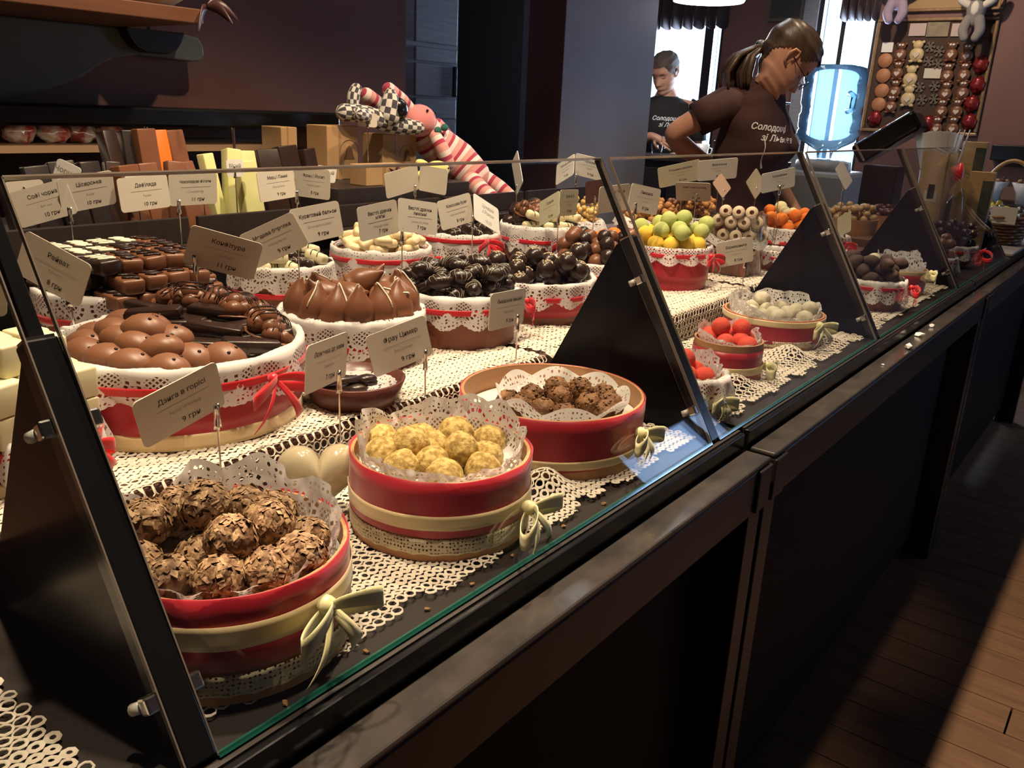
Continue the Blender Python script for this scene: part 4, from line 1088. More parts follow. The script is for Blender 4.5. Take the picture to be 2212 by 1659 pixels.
drop(PG + PO[:1], pile(-1.13, 2.36, ZT + 0.085, 0.076, 0.0175, 22, 33, 14, 0.1, 0.85), 'cereal_cluster', 'dark brown cereal cluster behind the wafer roll jar', 'sweet', 'dark cereal clusters', 33, 1.5)

# --- glass jar of wafer rolls
t = thing('glass_jar', (-0.851, 2.047, zT), 'tall clear jar filled with round wafer rolls', 'jar')
G().lathe([(0.066, 0.0), (0.070, 0.006), (0.071, 0.150), (0.069, 0.152), (0.069, 0.006), (0.0, 0.004), (0, 0)], 56).obj('jar_wall', M_clear, t, smooth=True)
bx((-0.055, -0.055, 0.004), (0.055, 0.055, 0.05)).obj('inner_box', M_bwood, t)
def collar2(u, v):
    a = 2 * PI * u; r = 0.0745 + 0.004 * v
    return (r * math.cos(a), r * math.sin(a), 0.075 + 0.02 * (1 - v) + 0.006 * math.sin(a * 5))
G().grid(collar2, 120, 4, True, uvf=lambda u, v: (u * 0.45, (1 - v) * 0.03)).obj('paper_collar', M_doily, t, smooth=True)
gr = G(); gr.lathe([(0.0155, -0.03), (0.0155, 0.03), (0.013, 0.0305), (0.0052, 0.0305), (0.0052, 0.022), (0, 0.022)], 24)
rollm = gr.mesh('wafer_roll', mat('wafer', (0.42, 0.24, 0.13), 0.5, var=(60, (0.34, 0.18, 0.09))), True)
capm = G().lathe([(0.0148, 0.0), (0.0148, 0.0012), (0.0056, 0.0012)], 24).mesh('cream_end', mat('cream_end', (0.72, 0.58, 0.42), 0.5), True)
k = 0
vd = V((0.36, -0.93, 0)).normalized()
for row, (zz, nn) in enumerate(((0.066, 4), (0.096, 5), (0.125, 4), (0.15, 3))):
    for i in range(nn):
        s = (i - (nn - 1) / 2) * 0.031
        lat = V((0.93, 0.36, 0)) * s
        fwd = vd * (math.sqrt(max(0, 0.064 ** 2 - s * s)) * 0.9 - 0.030)
        p = V((-0.851, 2.047, zT + zz)) + lat + fwd
        e = V((vd.x, vd.y, 0.12 + 0.15 * (row > 1))).to_track_quat('Z', 'Y').to_euler()
        o = inst('wafer_roll', rollm, 'round wafer roll with cream end in the clear jar', 'sweet', 'wafer rolls in the jar', p, e)
        child('cream_end', capm, o, (0, 0, 0.0306)); k += 1

# --- orange balls by the second divider
collar_basket('doily basket of orange and ivory coconut balls by the third divider', -0.871, 2.44, 0.075, 0.083, 0.2, 28, L=0.05, rib=0.5, bowon=False)
pp = pile(-0.871, 2.44, zT + 0.072, 0.073, 0.0172, 22, 41, 14, 0.15, 0.9)
drop([OB], [p for i, p in enumerate(pp) if i % 3], 'orange_coconut_ball', 'orange coconut ball in the basket behind the third divider', 'sweet', 'orange coconut balls behind the divider', 41)
drop([IV], [p for i, p in enumerate(pp) if i % 3 == 0], 'ivory_coconut_ball', 'ivory coconut ball among the orange ones', 'sweet', 'ivory coconut balls', 42)
tray('brown tray of round milk chocolates behind the orange balls', -1.0, 2.60, 0.075, 0.06, ZT)
drop(MB, pile(-1.0, 2.6, ZT + 0.05, 0.073, 0.0168, 16, 43, 12, 0.1, 0.9), 'milk_chocolate_ball', 'round milk chocolate on the brown tray behind orange balls', 'sweet', 'milk chocolates behind the orange balls', 43)

# --- second compartment, front
front_basket('tall crumpled doily basket with pale bow beside the second divider', -0.536, 1.174, 0.052, 0.060, -0.25, 31, 0.03, red=(0.1, 1.0), crm=(0.25, 0.5), lace_b=None, bz=0.5, bs=0.024)
t = [o for o in col.objects if o.name.startswith('gift_basket')][-1]
collar(t, 0.056, 0.06, 0.052, 77, flare=0.010)
drop([RB], [(-0.56, 1.172, 0.984), (-0.532, 1.155, 0.983), (-0.535, 1.187, 0.984), (-0.512, 1.176, 0.981), (-0.546, 1.17, 1.004)], 'red_coconut_ball', 'red coconut ball in the crumpled doily by the divider', 'sweet', 'red coconut balls by the divider', 51)
front_basket('red basket with dark rim and pale bow holding red coconut balls', -0.570, 1.395, 0.060, 0.066, 0.31, 32, 0.024, red=(0.05, 0.82), crm=(0.22, 0.42), lace_b=None, bz=0.36, bs=0.026)
drop([RB], [(-0.60, 1.375, 0.990), (-0.566, 1.372, 0.988), (-0.585, 1.405, 0.991), (-0.55, 1.40, 0.989), (-0.553, 1.425, 0.987), (-0.583, 1.385, 1.012), (-0.556, 1.412, 1.010), (-0.532, 1.388, 0.986), (-0.612, 1.40, 0.988), (-0.58, 1.43, 0.988)], 'red_coconut_ball', 'red coconut ball in the dark rimmed red basket', 'sweet', 'red coconut balls', 52)
front_basket('wide red basket with cream ribbon and icing sugar truffles', -0.609, 1.710, 0.100, 0.060, -0.26, 33, 0.034, red=(0.2, 0.98), crm=(0.78, 0.98), bz=0.85, bs=0.03)
drop([WPD], pile(-0.609, 1.71, 0.926 + 0.042, 0.085, 0.017, 13, 53, 12, 0.05, 0.9), 'powdered_truffle', 'pale truffle dusted with icing sugar in lace paper', 'sweet', 'icing sugar truffles', 53)
# --- third compartment
collar_basket('doily basket with red bow of white and cocoa eggs', -0.557, 2.235, 0.077, 0.071, 0.3, 34, zb=0.9262, L=0.06, rib=0.72, bs=0.03)
pp = pile(-0.557, 2.235, 0.926 + 0.06, 0.075, 0.0165, 28, 61, 12, 0.08, 0.85)
fr2 = lambda p: (p[0] + 0.557) * 0.36 - (p[1] - 2.235) * 0.93
drop([CO], [p for p in pp if fr2(p) > -0.005], 'cocoa_egg', 'cocoa dusted dark egg in the doily basket', 'sweet', 'cocoa eggs', 61)
drop([WE], [p for p in pp if fr2(p) <= -0.005], 'white_egg', 'white chocolate egg behind the cocoa eggs', 'sweet', 'white eggs', 62)
front_basket('red basket with cream ribbon and tall lace paper beside the cocoa eggs', -0.560, 2.50, 0.070, 0.066, 0.2, 35, 0.045, red=(0.1, 0.85), crm=(0.84, 1.0), lace_b=None, bz=0.9, bs=0.024)
collar_basket('small doily basket with red bow by the far card', -0.80, 2.20, 0.05, 0.05, -0.4, 36, zb=zT, L=0.04, rib=0.6, bs=0.025)
collar_basket('small doily basket with red bow behind the cocoa eggs', -0.80, 2.64, 0.05, 0.05, -0.4, 37, zb=zT, L=0.04, rib=0.6, bs=0.025)
# --- fourth compartment
collar_basket('doily basket with wide red bow of far dark cocoa balls', -0.566, 3.19, 0.078, 0.065, 0.4, 38, zb=0.9262, L=0.05, rib=0.66, bs=0.05)
drop([CO] + DB, pile(-0.566, 3.19, 0.926 + 0.054, 0.076, 0.0165, 34, 63, 12, 0.12, 0.85), 'cocoa_ball', 'dark cocoa ball in the basket with wide red bow', 'sweet', 'far dark cocoa balls', 63)
collar_basket('small doily basket behind the fourth divider', -0.56, 2.95, 0.06, 0.05, 0.4, 39, zb=0.9262, L=0.05, rib=0.66, bowon=False)
drop(MB, pile(-0.56, 2.95, 0.926 + 0.04, 0.058, 0.0165, 18, 64, 12, 0.12, 0.85), 'milk_chocolate_ball', 'milk chocolate ball in the small basket behind the fourth divider', 'sweet', 'far milk chocolate balls', 64)
# --- nuts on the far tier
t = thing('display_step', (-0.86, 3.0, ZD), 'dark display step under the far hazelnuts', 'step')
bx((-0.11, -0.12, 0), (0.11, 0.42, 0.09)).obj('step_board', M_tierw, t, bevel=0.002)
tray('wide wooden tray of hazelnuts', -0.86, 3.02, 0.09, 0.05, ZD + 0.09, M_wood, False)
drop([HZ], pile(-0.86, 3.02, ZD + 0.13, 0.087, 0.0125, 60, 65, 10, 0.1, 0.85), 'hazelnut', 'roasted hazelnut heaped on the wide wooden tray', 'nut', 'hazelnuts on the tray', 65, 1.5)
tray('wooden tray of dark red berry dragees', -0.83, 3.25, 0.075, 0.05, ZD + 0.09, M_wood, False)
drop([BX], pile(-0.83, 3.25, ZD + 0.13, 0.072, 0.011, 46, 66, 10, 0.1, 0.85), 'berry_dragee', 'glossy dark red berry dragee beside the hazelnuts', 'sweet', 'berry dragees', 66, 1.5)
# ================================================================ price cards on clip stands
def text_mesh(s, size, align='CENTER', shear=0.0, name='lettering', bold=0.0):
    c = bpy.data.curves.new(name, 'FONT'); c.body = s; c.size = size; c.align_x = align; c.align_y = 'CENTER'; c.shear = shear
    c.resolution_u = 3; c.space_character = 1.0; c.offset = bold
    o = bpy.data.objects.new('tmp_text', c); col.objects.link(o)
    dg = bpy.context.evaluated_depsgraph_get(); dg.update()
    me = bpy.data.meshes.new_from_object(o.evaluated_get(dg))
    bpy.data.objects.remove(o); bpy.data.curves.remove(c)
    me.name = name
    return me
def rounded(w, h, r, n=4):
    out = []
    for cx, cy, a0 in ((w / 2 - r, h / 2 - r, 0), (-w / 2 + r, h / 2 - r, PI / 2), (-w / 2 + r, -h / 2 + r, PI), (w / 2 - r, -h / 2 + r, 1.5 * PI)):
        for k in range(n + 1):
            a = a0 + PI / 2 * k / n; out.append((cx + r * math.cos(a), cy + r * math.sin(a)))
    return out
CW, CH = 0.092, 0.056
card_me = {}
def card_mesh(m, w=CW, h=CH, r=0.006):
    k = (m.name, round(w, 4), round(h, 4))
    if k not in card_me: card_me[k] = G().prism(rounded(w, h, r), 0.0012, Matrix.Identity(4)).mesh('card', m)
    return card_me[k]
line_me = G().box((0, 0, 0), (0.058, 0.0004, 0.0001)).mesh('rule', M_inkg)
def pose_mat(p):
    x, y, z, yaw, pit, rol = p
    u = V((math.cos(yaw), math.sin(yaw), 0)); v = V((0, 0, 1)); n = u.cross(v)
    v = v * math.cos(pit) - n * math.sin(pit); n = u.cross(v)
    u2 = u * math.cos(rol) + v * math.sin(rol); v2 = -u * math.sin(rol) + v * math.cos(rol)
    m = Matrix((u2, v2, n)).transposed().to_4x4(); m.translation = (x, y, z)
    return m
def holder(label, cards, pin, zb, zclip=None):
    """cards: list of (pose, title, subtitle, price, material[, w, h]); pin = (x, y) of the rod"""
    t = thing('price_card', (pin[0], pin[1], zb), label, 'price card')
    T = Matrix.Translation((-pin[0], -pin[1], -zb))
    for c in cards:
        pose, title, sub, price, m = c[:5]
        w, h = (c[5], c[6]) if len(c) > 5 else (CW, CH)
        o = child('card', card_mesh(m, w, h), t); o.matrix_local = T @ pose_mat(pose)
        zz = 0.0008
        def put(me, name, mt, x, y):
            me.materials.clear(); me.materials.append(mt)
            child(name, me, o, (x, y, zz))
        if title:
            hand = price.endswith('!')
            lines = title.split('\n')
            sz = 0.0088 if len(title) < 12 else 0.0080
            if max(len(l) for l in lines) > 16: sz = 0.0068
            for i, l in enumerate(lines):
                put(text_mesh(l, sz * (1.35 if hand else 1), shear=0.25 if hand else 0, bold=0.0001), 'lettering', M_ink if not hand else M_inkg, 0.004, h * 0.24 - i * sz * (1.6 if hand else 1.0))
            if not hand:
                child('rule', line_me, o, (0.004, h * 0.07 - (len(lines) - 1) * 0.005, zz))
                put(text_mesh(sub, 0.0055), 'small_lettering', M_inkg, 0.004, -0.004 - (len(lines) - 1) * 0.005)
                put(text_mesh(price, 0.0088, bold=0.0001), 'price', M_ink, 0.008, -h * 0.32)
            else:
                put(text_mesh(price[:-1], 0.011), 'price', M_inkg, 0.004, -h * 0.32)
    zc = zclip if zclip is not None else min(c[0][2] for c in cards) - 0.016
    G().tube([(0, 0, 0), (0, 0, zc - zb - 0.004)], 0.0011, 6).obj('rod', M_chrome, t)
    g = G(); q = V((0.62, -0.78, 0)).normalized()
    for s in (-1, 1):
        g.grid(lambda u, v: tuple(V((0, 0, zc - zb - 0.008 + 0.026 * u)) + q * s * (0.0018 + 0.0018 * abs(u - 0.5) * 2) + q.cross(V((0, 0, 1))) * (v - 0.5) * (0.006 - 0.002 * u)), 6, 2)
    g.obj('clip', M_chrome, t, smooth=True, solid=0.0007)
    return t
P = {'sofi': (-1.410, 0.632, 1.187, 0.75, 0.12, 0.30), 'cis': (-1.388, 0.693, 1.204, 1.607, -0.144, 0.128), 'def': (-1.383, 0.787, 1.198, 1.602, 0.030, 0.056),
     'cho': (-1.388, 0.883, 1.200, 1.511, -0.088, 0.005), 'rey': (-1.031, 0.464, 1.157, 0.45, 0.050, -0.40), 'konf': (-0.982, 0.662, 1.162, 0.891, -0.263, -0.297),
     'mar': (-1.344, 1.030, 1.206, 1.682, 0.091, 0.060), 'fra': (-1.336, 1.108, 1.206, 0.122, 0.060, -0.010), 'med': (-1.085, 0.822, 1.152, 0.75, -0.082, 0.455),
     'kur': (-1.064, 0.890, 1.176, 1.459, 0.103, 0.115), 'dmi': (-1.044, 1.004, 1.174, 1.588, 0.059, 0.094), 'dli': (-1.028, 1.082, 1.176, 1.525, 0.160, -0.153),
     'kok': (-1.102, 1.266, 1.166, 1.504, 0.136, 0.149), 'han': (-1.090, 1.346, 1.157, 1.761, 0.35, -0.447), 'bl1': (-1.369, 1.388, 1.196, 1.435, -0.103, 0.207),
     'bl2': (-1.319, 1.435, 1.202, -0.097, 0.063, -0.036), 'dzi': (-0.727, 0.432, 1.071, 1.583, -0.203, 0.276), 'loz': (-0.726, 0.616, 1.076, 1.911, -0.049, -0.046),
     'frz': (-0.756, 0.764, 1.061, 1.343, 0.101, 0.196), 'vis': (-0.758, 0.993, 1.074, 1.622, -0.020, -0.040), 'ver': (-0.761, 1.833, 1.074, 0.939, 0.032, 0.168),
     'ye1': (-1.079, 1.549, 1.156, -0.508, 0.145, 0.386), 'ye2': (-1.047, 1.575, 1.171, 1.716, -0.028, -0.047), 'bg1': (-0.936, 1.580, 1.190, 1.342, -0.087, 0.058),
     'bg2': (-0.895, 1.636, 1.189, 1.311, 0.012, -0.165), 'q1': (-1.106, 2.210, 1.209, 0.75, -0.2, 0.25), 'q2': (-1.024, 2.275, 1.225, 0.741, -0.330, 0.130),
     'q3': (-1.017, 2.122, 1.172, 0.315, -0.5, 0.050), 'q4': (-0.971, 2.196, 1.189, 1.370, 0.5, 0.483), 'q5': (-0.928, 2.322, 1.193, 1.351, 0.3, 0.601),
     'q6': (-0.871, 2.335, 1.206, 0.904, -0.2, 0.228), 'q7': (-0.749, 2.581, 1.082, -0.786, 0.061, 0.412), 'q8': (-0.830, 2.775, 1.209, 1.357, 0.4, 0.472),
     'top1': (-1.262, 1.873, 1.217, -0.517, 0.2, 0.40), 'top2': (-1.209, 1.901, 1.227, -0.165, -0.169, -0.107)}
K = M_card
holder('double cream price card lettered Sofi chorna and Tsisarska', [(P['sofi'], 'Софі чорна', 'Sofi noir', '10 грн', K), (P['cis'], 'Цісарська', 'Kaiser', '10 грн', K)], (-1.375, 0.655), ZT, 1.165)
holder('double cream price card lettered Defiliada and Chokoliadovi', [(P['def'], 'Дефіляда', 'Parade', '10 грн', K), (P['cho'], 'Чоколядові фіголи', 'Chocolate figs', '11 грн', K)], (-1.365, 0.838), ZT, 1.168)
holder('tilted cream price card lettered Reivakh', [(P['rey'], 'Рейвах', 'Reiwach', '8 грн', K)], (-1.043, 0.486), ZT, 1.115)
holder('tilted cream price card lettered Konfitura', [(P['konf'], 'Конфітура', 'Confiture', '11 грн', K)], (-1.004, 0.634), ZT + 0.095, 1.142)
holder('double cream price card lettered Marts i Panna and Frants i Yosyp', [(P['mar'], 'Марц і Панна', 'Marz & Panna', '9 грн', K), (P['fra'], 'Франц і Йосип', 'Franz & Joseph', '8 грн', K)], (-1.330, 1.065), ZT, 1.176)
holder('double cream price card lettered Medova berelka and Kurahovyi balion', [(P['med'], 'Медова берелка', 'Honey barrel', '9 грн', K), (P['kur'], 'Кураговий бальон', 'Dried apricot ballon', '9 грн', K)], (-1.062, 0.850), ZT, 1.148)
holder('double cream price card lettered Veseli drachky, mint and lemon', [(P['dmi'], 'Веселі драчки\nм’ятні', 'Mint jolly drops', '7 грн', K), (P['dli'], 'Веселі драчки\nлимонні', 'Lemon jolly drops', '7 грн', K)], (-1.030, 1.045), ZT, 1.142)
holder('double price card lettered Kokosova buzia with a handwritten white half', [(P['kok'], 'Кокосова бузя', 'Coconut meringue', '8 грн', K), (P['han'], 'Цукерка\nз Ромом', '', '10.00!', M_cardw)], (-1.094, 1.308), ZT, 1.138)
holder('pair of blank backs of price cards below the striped rabbit', [(P['bl1'], '', '', '', K), (P['bl2'], '', '', '', K)], (-1.345, 1.405), ZT, 1.172)
holder('cream price card lettered Dzyha v horisi', [(P['dzi'], 'Дзига в горісі', 'Nutty Whirligig', '9 грн', K)], (-0.722, 0.468), 0.9262, 1.045)
holder('cream price card lettered Lozhechka do kavy', [(P['loz'], 'Ложечка до кави', 'Teaspoon', '7 грн', K)], (-0.722, 0.630), 0.9262, 1.045)
holder('cream price card lettered Frau Tsymer', [(P['frz'], 'Фрау Цимер', 'Frau Zimmer', '9 грн', K)], (-0.737, 0.792), 0.9885, 1.035)
holder('cream price card lettered Lvivska vyshnia', [(P['vis'], 'Львівська вишня', 'Lviv cherry', '9 грн', K)], (-0.752, 1.012), 0.9885, 1.045)
holder('cream price card before the wafer roll jar', [(P['ver'], 'Вернешинка', 'Cream roll', '8 грн', K)], (-0.745, 1.862), 0.9262, 1.045)
KY = mat('greenish_cream_card', (0.52, 0.5, 0.36), 0.5)
holder('double greenish price card before the popcorn clusters', [(P['ye1'], 'Горішок', 'Nut', '8 грн', KY), (P['ye2'], 'Кульбаба', 'Dandelion', '8 грн', KY)], (-1.062, 1.562), ZT, 1.13)
holder('double cream price card above the milk chocolate balls', [(P['bg1'], 'Кокос білий', 'White coconut', '8 грн', K), (P['bg2'], 'Лимонка', 'Lemon', '8 грн', K)], (-0.90, 1.61), ZT, 1.165)
holder('large cream price card standing behind the caramel clusters', [(P['q1'], 'Пташине молоко', 'Birds milk', '8 грн', KY, 0.12, 0.058)], (-1.10, 2.225), ZT + 0.055, 1.18)
holder('white price card behind the dark cereal clusters', [(P['q2'], 'Вафелька', 'Wafer', '8 грн', M_cardw, 0.11, 0.06)], (-1.02, 2.285), ZT, 1.19)
holder('low cream price card just above the wafer roll jar', [(P['q3'], 'Вафельні рурки', 'Rolls', '8 грн', K)], (-1.01, 2.13), ZT, 1.15)
holder('pinkish blank card tilted behind the wafer rolls', [(P['q4'], '', '', '', mat('pink_card', (0.5, 0.33, 0.24), 0.5), 0.06, 0.05)], (-0.965, 2.20), ZT, 1.16)
holder('tilted brown cream card back beside the orange balls', [(P['q5'], '', '', '', mat('tan_card', (0.4, 0.32, 0.22), 0.5), 0.07, 0.058)], (-0.925, 2.325), ZT, 1.165)
holder('white double price card over the orange coconut balls', [(P['q6'], 'Морквяна', 'Carrot', '8 грн', M_cardw, 0.1, 0.055)], (-0.865, 2.34), ZT, 1.175)
holder('blank greenish card back among red bows', [(P['q7'], '', '', '', KY, 0.072, 0.06)], (-0.745, 2.585), 0.9262, 1.05)
holder('tilted cream card before the hazelnut tray', [(P['q8'], '', '', '', K, 0.062, 0.075)], (-0.825, 2.78), ZT, 1.17)
holder('double white price card on the popcorn cluster tray', [(P['top1'], 'Попкорн білий', 'White popcorn', '9 грн', M_cardw), (P['top2'], 'Попкорн', 'Popcorn', '9 грн', M_cardw)], (-1.235, 1.885), ZT + 0.10, 1.19)
holder('cream price card seen nearly edge-on before the dark passage', [((-1.30, 1.72, 1.212, 2.52, 0.0, 0.9), 'Кавове зерно', 'Bean', '8 грн', M_cardw)], (-1.30, 1.72), ZT, 1.165)
holder('dark chocolate brown card in front of the popcorn clusters', [((-1.12, 1.80, 1.178, 1.25, 0.0, 0.10), '', '', '', mat('brown_card', (0.085, 0.035, 0.026), 0.4), 0.062, 0.054)], (-1.12, 1.80), ZT, 1.15)
holder('blank cream card back beside the white cubes', [((-0.985, 0.345, 1.160, 0.95, 0.0, -0.15), '', '', '', K), ((-1.02, 0.33, 1.19, 0.8, 0.0, -0.2), '', '', '', K)], (-0.985, 0.345), ZT, 1.125)
# ================================================================ back counter with chocolate bars
t = thing('back_counter', (-1.75, 0.5, 0), 'dark back counter along the brown wall carrying chocolate bars', 'counter')
bx((-0.28, -1.9, 0.0), (0.28, 1.62, 1.07)).obj('cabinet', M_panel, t)
bx((-0.285, -1.9, 1.07), (0.29, 1.62, 1.085)).obj('worktop', M_dwood, t, bevel=0.003)
for k in range(5):
    bx((0.24, 0.10 + k * 0.36, 1.085), (0.25, 0.44 + k * 0.36, 1.135)).obj('tray_front', M_dwood, t, bevel=0.002)
bx((-0.16, 0.86, 1.085), (0.2, 1.335, 1.165)).obj('raised_stand', M_dwood, t, bevel=0.002)
BARS = [(0.658,0.698,1.209,-1.600,'k'), (0.709,0.754,1.225,-1.620,'k'), (0.755,0.805,1.232,-1.620,'k'), (0.807,0.849,1.230,-1.620,'k'), (0.849,0.880,1.230,-1.620,'d'), (0.865,0.915,1.224,-1.600,'m'), (0.925,0.967,1.225,-1.620,'m'), (0.965,1.006,1.229,-1.600,'m'), (1.006,1.046,1.228,-1.600,'m'), (0.923,0.958,1.281,-1.740,'d'), (0.958,0.992,1.281,-1.740,'k'), (0.981,1.025,1.285,-1.720,'m'), (1.024,1.054,1.283,-1.720,'o'), (1.052,1.098,1.283,-1.720,'m'), (1.120,1.153,1.236,-1.700,'w'), (1.158,1.195,1.246,-1.685,'w'), (1.200,1.243,1.242,-1.68,'w'), (1.152,1.195,1.225,-1.620,'w'), (1.268,1.330,1.244,-1.700,'d'), (1.326,1.386,1.251,-1.700,'d'), (1.390,1.436,1.243,-1.700,'d'), (0.964,1.000,1.199,-1.550,'m')]
M_wrapk = mat('dark_slab_chocolate', (0.022, 0.016, 0.015), 0.35, bump=(40, 0.15))
M_orange = mat('orange_wrapper', (0.75, 0.16, 0.015), 0.35)
M_wslab = mat('greenish_white_slab', (0.74, 0.70, 0.34), 0.45, var=(14, (0.62, 0.62, 0.26)))
BL = {'k': (M_wrapk, 'upright slab of very dark chocolate on the back counter', 'very dark slabs'), 'd': (M_dark, 'upright slab of dark brown chocolate on the back counter', 'dark brown slabs'),
      'm': (M_choc, 'upright slab of milk chocolate on the back counter', 'milk chocolate slabs'), 'o': (M_orange, 'orange wrapped bar between the milk chocolate slabs', None), 'w': (M_wslab, 'pale greenish white chocolate slab on the back counter', 'white chocolate slabs')}
for i, (y0, y1, zt, x, c) in enumerate(BARS):
    m, lab, grp = BL[c]
    rr_ = random.Random(i)
    zb = 1.085; h = (zt - zb) * 1.02
    tall = 1.0
    me = rbox('chocolate_slab', (0.022 + 0.012 * rr_.random(), max(0.02, (y1 - y0) * 0.94), h), m, 0.003, i, 0.0012)
    o = inst('chocolate_slab', me, lab, 'chocolate bar', grp, (x - 0.01, (y0 + y1) / 2, zb + h / 2 - 0.001), (rr_.uniform(-.12, .12), -0.22 + rr_.uniform(-.1, .1), rr_.uniform(-.22, .22)))
def small_card(label, x, y, z, w, h, yaw, rol, zb, txt='', m=None):
    holder(label, [((x, y, z, yaw, 0.0, rol), '', '', '', m or M_cardw, w, h)], (x, y), zb, z - h * 0.35)
    o = [q for q in col.objects if q.name.startswith('card') and q.parent and q.parent.name.startswith('price_card')][-1]
    me = text_mesh(txt, h * 0.28, bold=0.0004); me.materials.clear(); me.materials.append(M_ink if len(txt) < 5 else M_inkg)
    child('lettering', me, o, (0, -h * 0.2 if len(txt) < 5 else h * 0.12, 0.0008))
small_card('small cream card with the handwritten price 76', -1.52, 0.655, 1.196, 0.058, 0.032, 1.3, 0.08, 1.085, '76⁰⁰', M_card)
small_card('small tilted white card between the very dark slabs', -1.56, 0.745, 1.215, 0.045, 0.045, 0.6, -0.4, 1.085, 'Чорний')
small_card('small white card in front of the milk chocolate slabs', -1.56, 0.875, 1.198, 0.044, 0.026, 1.4, 0.0, 1.085, 'Молочний')
small_card('small pale blue card before the milk chocolate slabs', -1.545, 1.005, 1.200, 0.042, 0.032, 1.4, -0.05, 1.085, 'Молочний', mat('pale_blue_card', (0.6, 0.7, 0.78), 0.5))
small_card('small white card on the greenish white chocolate', -1.60, 1.12, 1.215, 0.036, 0.036, 1.3, 0.0, 1.085, 'Білий')
small_card('small cream card before the dark brown slabs', -1.60, 1.285, 1.200, 0.05, 0.026, 1.2, 0.0, 1.085, 'Темний', M_card)
small_card('pair of white cards beside the cardboard boxes', -1.60, 1.37, 1.195, 0.046, 0.036, 1.0, -0.15, 1.085, 'Чорний')

# sweets in clear bags under the ledge
shf = bx((-2.49, -1.5, 1.215), (-2.12, 1.70, 1.232)).obj('niche_shelf', mat('tan_board', (0.3, 0.19, 0.11), 0.5), None); tag(shf, 'tan wooden shelf inside the niche under the black ledge', 'shelf')
M_bagr = mat('red_sweets_in_film', (0.35, 0.03, 0.02), 0.15, var=(30, (0.5, 0.42, 0.36), 0.1), coat=0.8)
M_bagw = mat('white_sweets_in_film', (0.5, 0.46, 0.42), 0.15, var=(30, (0.25, 0.04, 0.03), 0.08), coat=0.8)
for i, (y, m) in enumerate(((0.86, M_bagw), (0.95, M_bagr), (1.03, M_bagr), (1.10, M_bagw), (1.17, M_bagr))):
    me = G().ball((0, 0, 0.024), 0.034, 3, (0.9, 1.1, 0.72), 0.35, 2.6, i).mesh('sweet_bag', m, True)
    inst('sweet_bag', me, 'clear bag of red sweets on the niche shelf' if m is M_bagr else 'clear bag of white sweets on the niche shelf', 'bag', 'bags of red sweets' if m is M_bagr else 'bags of white sweets', (-2.2, y, 1.232))

# cardboard gift boxes with a stamped arch and bell
M_cb = mat('kraft_cardboard', (0.42, 0.25, 0.11), 0.7, var=(10, (0.46, 0.29, 0.14)))
M_stamp = mat('brown_stamp', (0.16, 0.08, 0.04), 0.7)
def kraft(label, x, y0, y1, z0, z1, dx, stamp=True, rz=0.0):
    t = thing('cardboard_box', (x, (y0 + y1) / 2, z0), label, 'box', rz=rz)
    hy = (y1 - y0) / 2; h = z1 - z0
    bx((-dx / 2, -hy, 0), (dx / 2, hy, h)).obj('carton', M_cb, t, bevel=0.002)
    bx((dx / 2, -hy * 0.28, 0.0), (dx / 2 + 0.0004, -hy * 0.12, h)).obj('tape', mat('tape', (0.34, 0.19, 0.08), 0.4), t)
    if stamp:
        c = V((dx / 2 + 0.0008, hy * 0.40, h * 0.5)); r = h * 0.24
        G().tube([c + V((0, r * math.cos(a), r * math.sin(a))) for a in [0.1 * k for k in range(0, 32)]], 0.0005, 4).obj('stamp_arch', M_stamp, t)
        G().add([c + V((0.0, a * r, b * r)) for a, b in ((-0.6, -0.5), (0.6, -0.5), (0.42, -0.2), (0.3, 0.35), (0.0, 0.6), (-0.3, 0.35), (-0.42, -0.2))], [tuple(range(7))]).obj('stamp_bell', M_stamp, t)
kraft('plain kraft box at the end of the black ledge', -1.86, 1.415, 1.465, 1.165, 1.292, 0.08, False)
kraft('kraft box with bell stamp carrying a white price card', -1.78, 1.495, 1.60, 1.165, 1.300, 0.08)
kraft('kraft box with bell stamp behind the yellow plush', -1.77, 1.68, 1.812, 1.165, 1.281, 0.08)
kraft('flat kraft box with brown bow below the checkered rabbit', -1.60, 1.47, 1.62, 1.165, 1.215, 0.06, False)
o = [q for q in col.objects if q.name.startswith('cardboard_box')][-1]
gb = G()
for a in range(5):
    q = a * 1.25; gb.grid(lambda u, v: (0.032 + 0.012 * math.sin(u * PI), 0.02 + 0.022 * u * math.cos(q) + (v - .5) * 0.01 * math.sin(q), 0.025 + 0.022 * u * math.sin(q) + (v - .5) * 0.01 * math.cos(q)), 6, 2)
gb.obj('bow', mat('brown_bow', (0.05, 0.018, 0.018), 0.4), o, smooth=True, solid=0.001)
small_card('white price card leaning on the kraft box by the checkered rabbit', -1.665, 1.565, 1.318, 0.05, 0.034, 1.1, -0.05, 1.165, '100', M_card)

